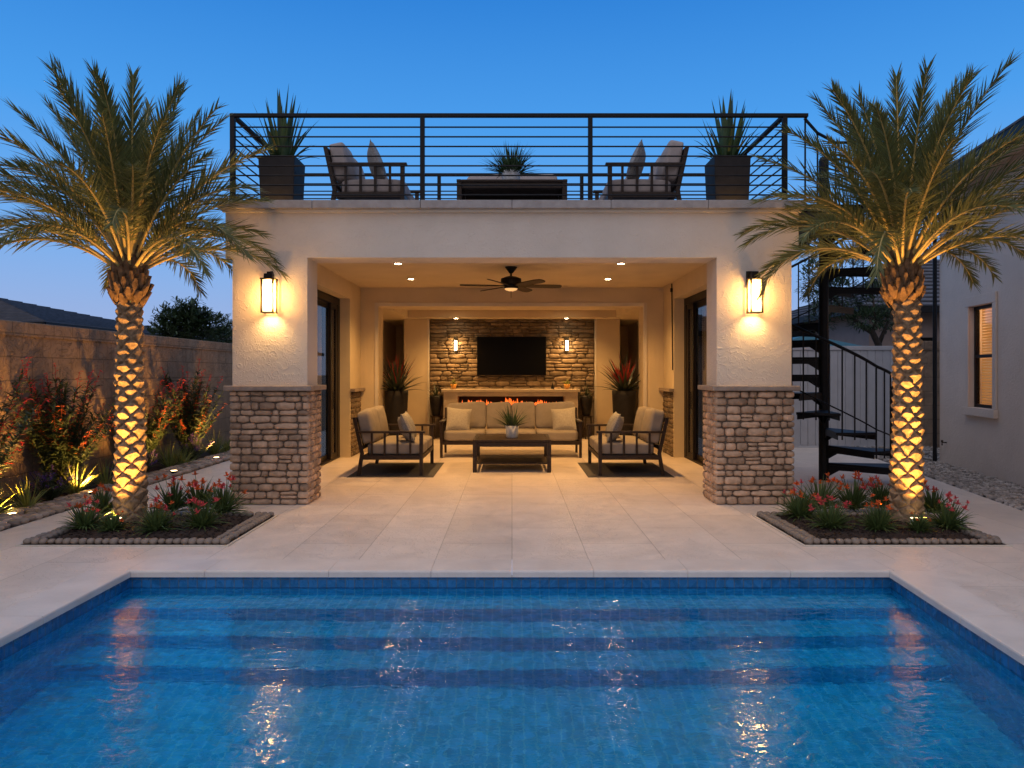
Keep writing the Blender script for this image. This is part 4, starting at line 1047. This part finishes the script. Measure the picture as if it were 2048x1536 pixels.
for k, (x,y,L,n,lab) in enumerate(gr): ornamental((x,y,.03), L, n, 600+k, lab)
def salvia(loc, h, seed, label):
    r = random.Random(seed); t = empty('purple_salvia', loc, 0, label, 'flower', 'purple flowering clumps in the wall bed'); mb = MB(); tips = []
    for i in range(38):
        az = r.uniform(0,6.283); el = r.uniform(.6,1.5); d = Vector((cos(el)*cos(az)*.9,cos(el)*sin(az)*.9,sin(el))); l = h*r.uniform(.6,1.05)
        mb.tube([(0,0,0), d*l*.5, d*l], .003, 4, cap=False)
        for k in range(11):
            p = d*l*r.uniform(.2,.85); a2 = r.uniform(0,6.283); e2 = r.uniform(-.2,.9); mb.blade(p, (cos(e2)*cos(a2),cos(e2)*sin(a2),sin(e2)), .06, .022, .5, 2, wb=.6)
        tips.append((d, l))
    mb.build('foliage', M['herb_dark'], t)
    for d, l in tips[:30]:
        sp = MB()
        for q in range(9):
            p = d*l*(1-.028*q) + Vector((r.uniform(-.01,.01), r.uniform(-.01,.01), 0)); a2 = r.uniform(0,6.283); sp.blade(p, (cos(a2),sin(a2),.3), .03, .018, .6, 2, wb=.8)
        sp.build('flower_spike', M['purple'], t)
for k, (x,y,h,lab) in enumerate([(-5.60,8.48,.46,'purple flowering clump between first and second ground lights'),(-5.55,10.1,.46,'purple flowering clump just behind the palm trunk'),(-5.58,10.6,.44,'purple flowering clump just past the palm trunk'),(-5.62,12.35,.50,'purple flowering clump between third and farthest ground lights')]):
    salvia((x,y,.03), h, 700+k, lab)
for k, (px,py,lab) in enumerate([(22,1032,'first lit ground spotlight, nearest the pool, among the pebbles'),(176,988,'second lit ground spotlight, on the near side of the palm trunk'),(348,945,'third lit ground spotlight, beyond the palm trunk'),(433,918,'farthest lit ground spotlight, by the stone pillar')]):
    p = G(px, py, .05); t = empty('ground_spotlight', (p.x, p.y, .045), 0, lab, 'spotlight', 'ground spotlights in the wall bed')
    mb = MB(); mb.lathe([(.05,-.04),(.05,.03),(.065,.034),(.066,.028)], 20); mb.build('housing', M['iron'], t)
    mb = MB(); mb.lathe([(.0005,.036),(.046,.0355)], 20, cap=False); mb.build('lens', M['spot_glow'], t)
    lamp('SPOT', 'ground_spot_lamp', (p.x, p.y, .13), E_BED, AMB, .03, (p.x-.35, p.y+.05, 1.0), 125, .9)

# ================================================================== spiral staircase
SX, SY = 4.64, 10.42; st = empty('spiral_staircase', (SX,SY,0), 0, 'black metal spiral staircase with curved handrail up to the roof terrace', 'staircase')
def stp(mb, name, **k): return mb.build(name, M['iron'], st, **k)
mb = MB(); mb.lathe([(.07,.002),(.07,4.75),(.05,4.80)], 20); stp(mb, 'pole', smooth=False)
nst = 14; A0 = radians(-8); dth = radians(31); rise = .2615; RO = .95
for k in range(nst):
    z = rise*(k+1); a0 = A0 - dth*k; a1 = a0 - dth*1.12
    if k == nst-1: a1 = a0 - dth*2.2
    tr = empty('step', (0,0,0)); tr.parent = st
    mb = MB(); n = 8; vs = []
    for zz in (z-.035, z):
        for i in range(n+1):
            a = a0 + (a1-a0)*i/n; vs += [(.071*cos(a), .071*sin(a), zz), (RO*cos(a), RO*sin(a), zz)]
    m = 2*(n+1); fs = []
    for i in range(n):
        b = 2*i; fs += [(m+b, m+b+1, m+b+3, m+b+2), (b, b+2, b+3, b+1), (b+1, b+3, m+b+3, m+b+1)]
    fs += [(0,1,m+1,m), (2*n, m+2*n, m+2*n+1, 2*n+1)]
    mb.add(vs, fs); mb.build('tread', M['iron'], tr)
    for a in (a0 - .02, a1 + .02):
        mb = MB(); up = []; lo = []
        for i in range(7):
            q = i/6; rr = .071 + (RO-.071)*q; up.append((rr, z-.036)); lo.append((rr, z-.10-.10*max(0,1-q*5)**2 - .0*q))
        poly = up + lo[::-1]; vs = []
        sd = Vector((-sin(a), cos(a), 0))*.006
        for s in (-1,1):
            for rr, zz in poly: vs.append(Vector((rr*cos(a), rr*sin(a), zz)) + sd*s)
        n2 = len(poly); mb.add(vs, [tuple(range(n2)), tuple(range(2*n2-1,n2-1,-1))] + [(i, n2+i, n2+(i+1)%n2, (i+1)%n2) for i in range(n2)]); mb.build('bracket', M['iron'], tr)
def rail_z(a):   # a measured downward from the first step
    s = a/dth; return rise*(s+.6) + 1.0 + .22*max(0, 1-s/2.0)
hr = []; amax = dth*(nst-.4)
for i in range(97):
    a = amax*i/96; hr.append((RO*cos(A0-a), RO*sin(A0-a), rail_z(a)))
mb = MB(); mb.tube(hr, .021, 8); stp(mb, 'handrail', smooth=True)
mb = MB(); mb.tube([(x, y, z-.86-.0*i) for i, (x,y,z) in enumerate(hr)][4:], .010, 6); stp(mb, 'lower_rail', smooth=True)
nb = 42
for i in range(nb):
    a = amax*(i+.15)/nb; k = int(a/dth); zb = rise*(k+1) - .10; th = A0-a
    if i == 0: zb = .0
    mb = MB(); rb = .022 if i == 0 else .0105
    mb.tube([((RO-.012)*cos(th), (RO-.012)*sin(th), zb), ((RO-.012)*cos(th), (RO-.012)*sin(th), rail_z(a))], rb, 6); stp(mb, 'baluster' if i else 'newel_post')
# landing guard up at roof level
mb = MB()
for (x, y) in ((-1.03,-1.80),(-.66,-1.3),(-.25,-.92),(.25,-.92),(.62,-.74)):
    mb.tube([(x,y,3.66),(x,y,4.72)], .011, 6)
mb.tube([(-1.05,-1.88,4.72),(-1.03,-1.8,4.72),(-.66,-1.3,4.72),(-.25,-.92,4.72),(.25,-.92,4.72),(.62,-.74,4.72)], .02, 6)
stp(mb, 'landing_guard')
mb = MB(); mb.box(-1.15,-.072, .0,.93, 3.60,3.66); mb.box(-1.15,-.30, -1.85,-.002, 3.56,3.658); stp(mb, 'landing')

# ================================================================== neighbours
NH = empty('neighbouring_house', (7.6,12.44,0), 0, 'greige stucco house with a warmly lit window and dark gutter beside the gravel', 'house')
dirv = Vector((7.12-7.6, 9.74-12.44, 0)).normalized(); nrm = Vector((dirv.y, -dirv.x, 0))   # along the wall towards the viewer; out of the wall
if nrm.x > 0: nrm = -nrm
def hv(s, o, z): q = dirv*s + nrm*o; return (q.x, q.y, z)
def hbox(mb, s0, s1, o0, o1, z0, z1):
    vs = [hv(s,o,z) for z in (z0,z1) for (s,o) in ((s0,o0),(s1,o0),(s1,o1),(s0,o1))]
    return mb.add(vs, [(0,3,2,1),(4,5,6,7),(0,1,5,4),(1,2,6,5),(2,3,7,6),(3,0,4,7)])
def hit(px, py):
    """where a pixel's ray meets the wall plane: distance along it and height"""
    d = Vector(((px-1024)/F, 1, -(py-HY)/F)); o = Vector((0,0,CH)); p0 = Vector((7.6,12.44,0))
    t = (p0-o).dot(nrm)/d.dot(nrm); q = o + d*t; return (q-p0).dot(dirv), q.z
s0, zw1 = hit(1940, 618); s1, zw0 = hit(1988, 818); _, zs = hit(1990, 822)
zw1 = hit(1962, 610)[1]; zw0 = hit(1962, 816)[1]
mb = MB(); e = 4.75
hbox(mb, 0, s0, -.25, 0, -.03, e); hbox(mb, s1, 9, -.25, 0, -.03, e); hbox(mb, s0, s1, -.25, 0, -.03, zw0); hbox(mb, s0, s1, -.25, 0, zw1, e)
mb.build('wall', M['stucco_house'], NH)
mb = MB(); hbox(mb, -.002, .0, -8, -.251, -.03, e); hbox(mb, .002, 9, -2.9, -2.8, -.03, e-.02); hbox(mb, 8.8, 8.99, -2.79, -.252, -.03, e-.02); hbox(mb, .002,.05, -2.79,-.252, -.03, e-.02); mb.build('end_wall', M['stucco_house'], NH)
wn = empty('window', (0,0,0)); wn.parent = NH
mb = MB(); f = .05; zm = hit(1962, 712)[1]
hbox(mb, s0, s0+f, -.12, -.06, zw0, zw1); hbox(mb, s1-f, s1, -.12, -.06, zw0, zw1); hbox(mb, s0+f, s1-f, -.12, -.06, zw0, zw0+f); hbox(mb, s0+f, s1-f, -.12, -.06, zw1-f, zw1); hbox(mb, s0+f, s1-f, -.118, -.052, zm-.025, zm+.025)
mb.build('frame', M['iron'], wn)
mb = MB(); hbox(mb, s0+f, s1-f, -.10, -.095, zw0+f, zw1-f); mb.build('pane', M['glass_win'], wn)
mb = MB(); z = zw0 + .02
while z < zw1-.03:
    hbox(mb, s0+.03, s1-.03, -.19, -.16, z, z+.030); z += .045
mb.build('blind', M['blind'], wn)
mb = MB(); hbox(mb, s0-.3, s1+.3, -1.6, -1.5, zw0-.4, zw1+.3); mb.build('room_wall', M['stucco_in'], wn)
mb = MB(); w = .11
hbox(mb, s0-w, s1+w, .001, .035, zw1, zw1+.16); hbox(mb, s0-w, s0, .001, .03, zw0, zw1-.001); hbox(mb, s1, s1+w, .001, .03, zw0, zw1-.001); mb.build('window_surround', M['stucco_house'], wn, bevel=.006)
mb = MB(); hbox(mb, s0-w-.03, s1+w+.03, .001, .07, zw0-.13, zw0-.002); mb.build('sill', M['stucco_house'], wn, bevel=.006)
q = dirv*((s0+s1)/2) + nrm*(-.8) + Vector((7.6,12.44,0))
lamp('POINT', 'room_lamp', (q.x, q.y, zw1-.2), E_ROOM, (1,.62,.28), .15)
mb = MB(); hbox(mb, -.55, 9, .42, .55, 4.60, 4.78); hbox(mb, -.55, -.45, -8, .42, 4.60, 4.78); mb.build('gutter', M['iron'], NH, bevel=.01)
mb = MB(); hbox(mb, -.5, 9, -8, .42, 4.70, 4.74); mb.build('eave_soffit', M['stucco_house'], NH)
mb = MB()
n = 40; sl = .36
for i in range(34):
    o0 = .56 - .26*i; zz = 4.80 + sl*.26*i
    vs = [hv(-.56, o0, zz), hv(9, o0, zz), hv(9, o0-.28, zz+.28*sl+.0), hv(-.56, o0-.28, zz+.28*sl), hv(-.56, o0, zz-.03), hv(9, o0, zz-.03)]
    mb.add(vs, [(0,1,2,3), (4,5,1,0)])
mb.build('roof', M['roof'], NH)
mb = MB(); a = hv(-.05, .06, 0); mb.tube([(a[0],a[1],.02),(a[0],a[1],4.6)], .035, 8); mb.build('downspout', M['iron'], NH)
sb, zb = hit(1893, 885); mb = MB(); b0 = Vector(hv(sb, 0, zb)); o1 = Vector(hv(sb, .07, zb))
mb.tube([b0, o1, o1 + Vector((0,0,-.05))], .012, 6); mb.tube([o1 + Vector((0,0,.0)), o1 + Vector((0,0,.04))], .018, 8); mb.build('hose_tap', M['trunk'], NH)

# white panel fence and block wall behind the stairs
FY = 14.95
wf = empty('panel_fence', (0,FY,0), 0, 'white vertical panel fence behind the spiral staircase', 'fence')
x0, x1 = 4.4, 8.56; zt = P(0,692,FY).z
n = int((x1-x0)/.155)
mb = MB()
for k in range(n):
    a = x0 + (x1-x0)*k/n; mb.box(a+.004, a+(x1-x0)/n-.004, 0, .03, .05, zt-.09)
mb.build('board_panel', M['vinyl'], wf, bevel=.004)
mb = MB(); mb.box(x0,x1, -.02,.05, zt-.088,zt); mb.build('top_rail', M['vinyl'], wf, bevel=.006)
mb = MB(); mb.box(x0,x1, -.02,.05, .0,.048); mb.build('bottom_rail', M['vinyl'], wf)
for x in (x0, 6.3, x1-.05):
    mb = MB(); mb.box(x-.06,x+.06, .051,.16, 0,zt+.02); mb.build('post', M['vinyl'], wf)
bw2 = empty('block_wall', (0,FY,0), 0, 'short dark block wall between the white fence and the neighbouring house', 'wall')
mb = MB(); zt2 = P(0,682,FY).z; mb.box(8.58,12, 0,.2, -.03,zt2-.2); mb.build('wall_face', M['block'], bw2)
mb = MB(); mb.box(8.58,12, -.02,.22, zt2-.198,zt2); mb.build('cap_course', M['block'], bw2, bevel=.01)

def hip_house(name, label, x0, x1, y0, y1, ze, sl, wallm='housewall', win=None):
    t = empty(name, ((x0+x1)/2,(y0+y1)/2,0), 0, label, 'house'); cx, cy = (x0+x1)/2, (y0+y1)/2
    a, b = (x1-x0)/2, (y1-y0)/2; o = .5
    mb = MB(); mb.box(-a,a,-b,b,-.03,ze); mb.build('wall', M[wallm], t)
    A, B = a+o, b+o; h = min(A,B)*sl; ra, rb = A-min(A,B), B-min(A,B)
    mb = MB()
    vs = [(-A,-B,ze),(A,-B,ze),(A,B,ze),(-A,B,ze),(-ra,-rb,ze+h),(ra,-rb,ze+h),(ra,rb,ze+h),(-ra,rb,ze+h)]
    mb.add(vs, [(0,1,5,4),(1,2,6,5),(2,3,7,6),(3,0,4,7),(4,5,6,7),(0,3,2,1)])
    N = int(min(A,B)/.34)
    for i in range(N):       # tile courses as small steps
        q = i/N; A1, B1 = A-q*min(A,B), B-q*min(A,B); z = ze + h*q
        for (p, r_) in (((-A1,-B1),(A1,-B1)),((A1,-B1),(A1,B1)),((-A1,B1),(-A1,-B1))):
            mb.bar((p[0],p[1],z+.03),(r_[0],r_[1],z+.03), .05,.035)
    mb.build('roof', M['roof'], t)
    mb = MB(); mb.box(-A,A,-B-.03,-B+.03,ze-.18,ze-.002); mb.box(A-.03,A+.03,-B+.031,B,ze-.18,ze-.002); mb.box(-A-.03,-A+.03,-B+.031,B,ze-.18,ze-.002); mb.build('fascia', M['iron'], t)
    if win:
        wx, wz, ww, wh = win; mb = MB(); mb.box(wx-ww/2,wx+ww/2,-b-.04,-b-.002,wz,wz+wh); mb.build('window', M['tv'], t)
    return t
hip_house('neighbouring_house', 'low grey hip roof showing above the block wall at its near end', -28, -15.2, 22.5, 34, 3.2, .23)
hip_house('neighbouring_house', 'distant grey roof seen low over the wall behind the round tree', -27, -14.6, 42, 52, 3.0, .30)
hip_house('neighbouring_house', 'tan house with tiled hip roof behind the palm and the white fence', 10.2, 19, 20, 28, P(0,612,19.5).z, .45, win=(-2.9,1.4,.7,1.2))
hip_house('neighbouring_house', 'low tan house behind the white fence and the leafy tree', 4.0, 9.6, 24, 32, 3.0, .25)

def tree(name, loc, h, blobs, n, leaf, seed, label, trunk_pts, group=None, m='tree', kind='leaf'):
    r = random.Random(seed); t = empty(name, loc, 0, label, 'tree', group); mb = MB()
    for pts, rad in trunk_pts: mb.tube(pts, rad, 7)
    mb.build('trunk', M['trunk'], t, smooth=True)
    mb = MB()
    for (c, rad, wgt) in blobs:
        for i in range(int(n*wgt)):
            while True:
                d = Vector((r.uniform(-1,1), r.uniform(-1,1), r.uniform(-1,1)))
                if .2 < d.length < 1: break
            q = d.length**.5; p = Vector(c) + Vector((d.x*rad[0], d.y*rad[1], d.z*rad[2]))*q/d.length*(.55+.45*r.random())
            dd = (d.normalized() + Vector((r.uniform(-.6,.6), r.uniform(-.6,.6), r.uniform(-.3,.7)))).normalized()
            if kind == 'spray':     # leafy shoot: leaflets along a short twig
                L = r.uniform(.22,.42)
                for k in range(7):
                    a = r.uniform(0,6.283); s = Vector((cos(a),sin(a),.2)); s = (s - dd*s.dot(dd)).normalized(); mb.blade(p+dd*L*k/7, dd*.6+s, leaf, leaf*.42, .3, 2, wb=.6)
            else: mb.blade(p, dd, leaf*r.uniform(.7,1.2), leaf*.5, .5, 2, wb=.6)
    mb.build('crown', M[m], t); return t
Y = 22; c = P(372,650,Y)
bl = []
rr = random.Random(3)
for (px, py, rx, rz) in ((372,650,.75,.55),(335,655,.5,.3),(412,650,.45,.35),(372,628,.35,.35),(352,637,.3,.3),(395,635,.35,.3),(372,672,.95,.25),(430,676,.35,.18)):
    p = P(px,py,Y); bl.append(((p.x-c.x, rr.uniform(-.3,.3), p.z), (rx,.5,rz), rx*rz))
tree('leafy_tree', (c.x,Y,0), 4, bl, 520, .17, 5, 'round dark green tree showing above the block wall', [([(0,0,0),(.05,0,1.5),(0,.05,3.0)],[.10,.08,.04])], kind='spray')
Y = 26; c = P(452,655,Y); bl = []
for (px,py,rx,rz) in ((452,648,.16,.22),(456,672,.5,.28),(440,680,.3,.2)):
    p = P(px,py,Y); bl.append(((p.x-c.x,0,p.z),(rx,.4,rz),rx*rz*1.5))
tree('leafy_tree', (c.x,Y,0), 4, bl, 700, .15, 6, 'small bush top just beside the stone pillar above the wall', [([(0,0,0),(0,0,3.2)],[.06,.02])], kind='spray')
Y = 17.6; bx = P(1757,690,Y).x; bl = []
for (px,py,rx,rz,w) in ((1640,580,.55,.75,.5),(1612,560,.25,.6,.2),(1690,585,.75,.7,.55),(1750,600,.65,.55,.45),(1700,530,.6,.45,.3),(1770,560,.4,.4,.25),(1645,640,.35,.4,.15),(1720,640,.6,.3,.3),(1780,640,.3,.3,.12),(1650,510,.4,.3,.15)):
    p = P(px,py,Y); bl.append(((p.x-bx, rr.uniform(-.5,.5), p.z),(rx,.7,rz),w))
zz = P(0,690,Y).z
def tp(px,py,dy=0): p = P(px,py,Y); return (p.x-bx, dy, p.z)
tree('leafy_tree', (bx,Y,0), 5, bl, 1500, .11, 7, 'leafy tree with forked trunk beyond the white fence behind the staircase', [([(0,0,0),tp(1757,690),tp(1745,665),tp(1725,650,.1),tp(1695,620,.2),tp(1660,585)],[.10,.085,.075,.06,.045,.02]),([tp(1757,690),tp(1765,670),tp(1776,645),tp(1775,600)],[.06,.05,.035,.02]),([tp(1745,668),tp(1752,640),tp(1745,590)],[.05,.035,.02])])
p0 = P(1640,692,15.8)
mb = MB(); mb.add([(5.6,15.4,2.1),(8.0,15.4,2.13),(8.0,17,2.13),(5.6,17,2.1),(6.55,15.9,2.42),(7.0,15.9,2.40),(7.0,16.6,2.40),(6.55,16.6,2.42)], [(0,1,5,4),(1,2,6,5),(2,3,7,6),(3,0,4,7),(4,5,6,7),(3,2,1,0)])
tp_ = empty('garden_canopy', (6.8,16.2,0), 0, 'low teal canopy top showing over the white fence', 'canopy')
mb.v = [(v[0]-6.8, v[1]-16.2, v[2]) for v in mb.v]; mb.build('cover', M['tarp'], tp_)
for sx in (-1.1,1.1):
    mb = MB(); mb.tube([(sx,0,0),(sx,0,2.1)], .03, 6); mb.build('pole', M['iron'], tp_)

# ================================================================== light, sky, camera
w = bpy.data.worlds.new('World'); S.world = w; w.use_nodes = True
nt = w.node_tree; L = nt.links.new; bg = nt.nodes['Background']
sky = nd(nt, 'ShaderNodeTexSky'); sky.sky_type = 'NISHITA'; sky.sun_disc = False
sky.sun_elevation = radians(3); sky.sun_rotation = radians(180); sky.altitude = 300; sky.air_density = 1.4; sky.ozone_density = 3.0
tc = nd(nt, 'ShaderNodeTexCoord'); sp = nd(nt, 'ShaderNodeSeparateXYZ'); L(tc.outputs['Generated'], sp.inputs[0])
rp = ramp(nt, [(0.0,(.36,.44,.70)),(.09,(.26,.41,.76)),(.20,(.135,.385,.84)),(.32,(.058,.315,.81)),(.47,(.020,.205,.66)),(.70,(.22,.36,.62)),(1.0,(.36,.42,.58))])
L(sp.outputs['Z'], rp.inputs['Fac'])
# afterglow low in the sky behind the viewer
gl_ = nd(nt, 'ShaderNodeMapRange', interpolation_type='SMOOTHSTEP'); gl_.inputs['From Min'].default_value = .05; gl_.inputs['From Max'].default_value = -.9; L(sp.outputs['Y'], gl_.inputs['Value'])
gz = nd(nt, 'ShaderNodeMapRange', interpolation_type='SMOOTHSTEP'); gz.inputs['From Min'].default_value = 1.0; gz.inputs['From Max'].default_value = .1; L(sp.outputs['Z'], gz.inputs['Value'])
gm_ = nd(nt, 'ShaderNodeMath', operation='MULTIPLY'); L(gl_.outputs[0], gm_.inputs[0]); L(gz.outputs[0], gm_.inputs[1])
mx = nd(nt, 'ShaderNodeMix', data_type='RGBA'); L(gm_.outputs[0], mx.inputs[0]); L(rp.outputs['Color'], mx.inputs[6]); mx.inputs[7].default_value = rgb(GLOWC)
s2 = nd(nt, 'ShaderNodeVectorMath', operation='SCALE'); L(sky.outputs[0], s2.inputs[0]); s2.inputs['Scale'].default_value = .03
ad = nd(nt, 'ShaderNodeVectorMath', operation='ADD'); L(mx.outputs[2], ad.inputs[0]); L(s2.outputs[0], ad.inputs[1])
L(ad.outputs[0], bg.inputs['Color']); bg.inputs['Strength'].default_value = SKY
sun = bpy.data.lights.new('evening_glow', 'SUN'); sun.energy = E_SUN; sun.angle = radians(70); sun.color = (1.0,.85,.76)
so = bpy.data.objects.new('evening_glow', sun); C.objects.link(so); so.rotation_euler = Vector((.38, .50, -1.0)).to_track_quat('-Z','Y').to_euler()

cam = bpy.data.cameras.new('camera'); co = bpy.data.objects.new('camera', cam); C.objects.link(co)
co.location = (0,0,CH); co.rotation_euler = (pi/2,0,0); cam.sensor_width = 36; cam.lens = F/2048*36
cam.shift_y = -(768-HY)/2048; cam.clip_end = 1500; S.camera = co
S.view_settings.view_transform = 'Standard'; S.view_settings.look = 'None'; S.view_settings.exposure = EXPO; S.view_settings.gamma = 1
S.cycles.use_denoising = True; S.cycles.sample_clamp_indirect = 14; S.cycles.max_bounces = 10; S.cycles.transparent_max_bounces = 12
S.cycles.blur_glossy = .3
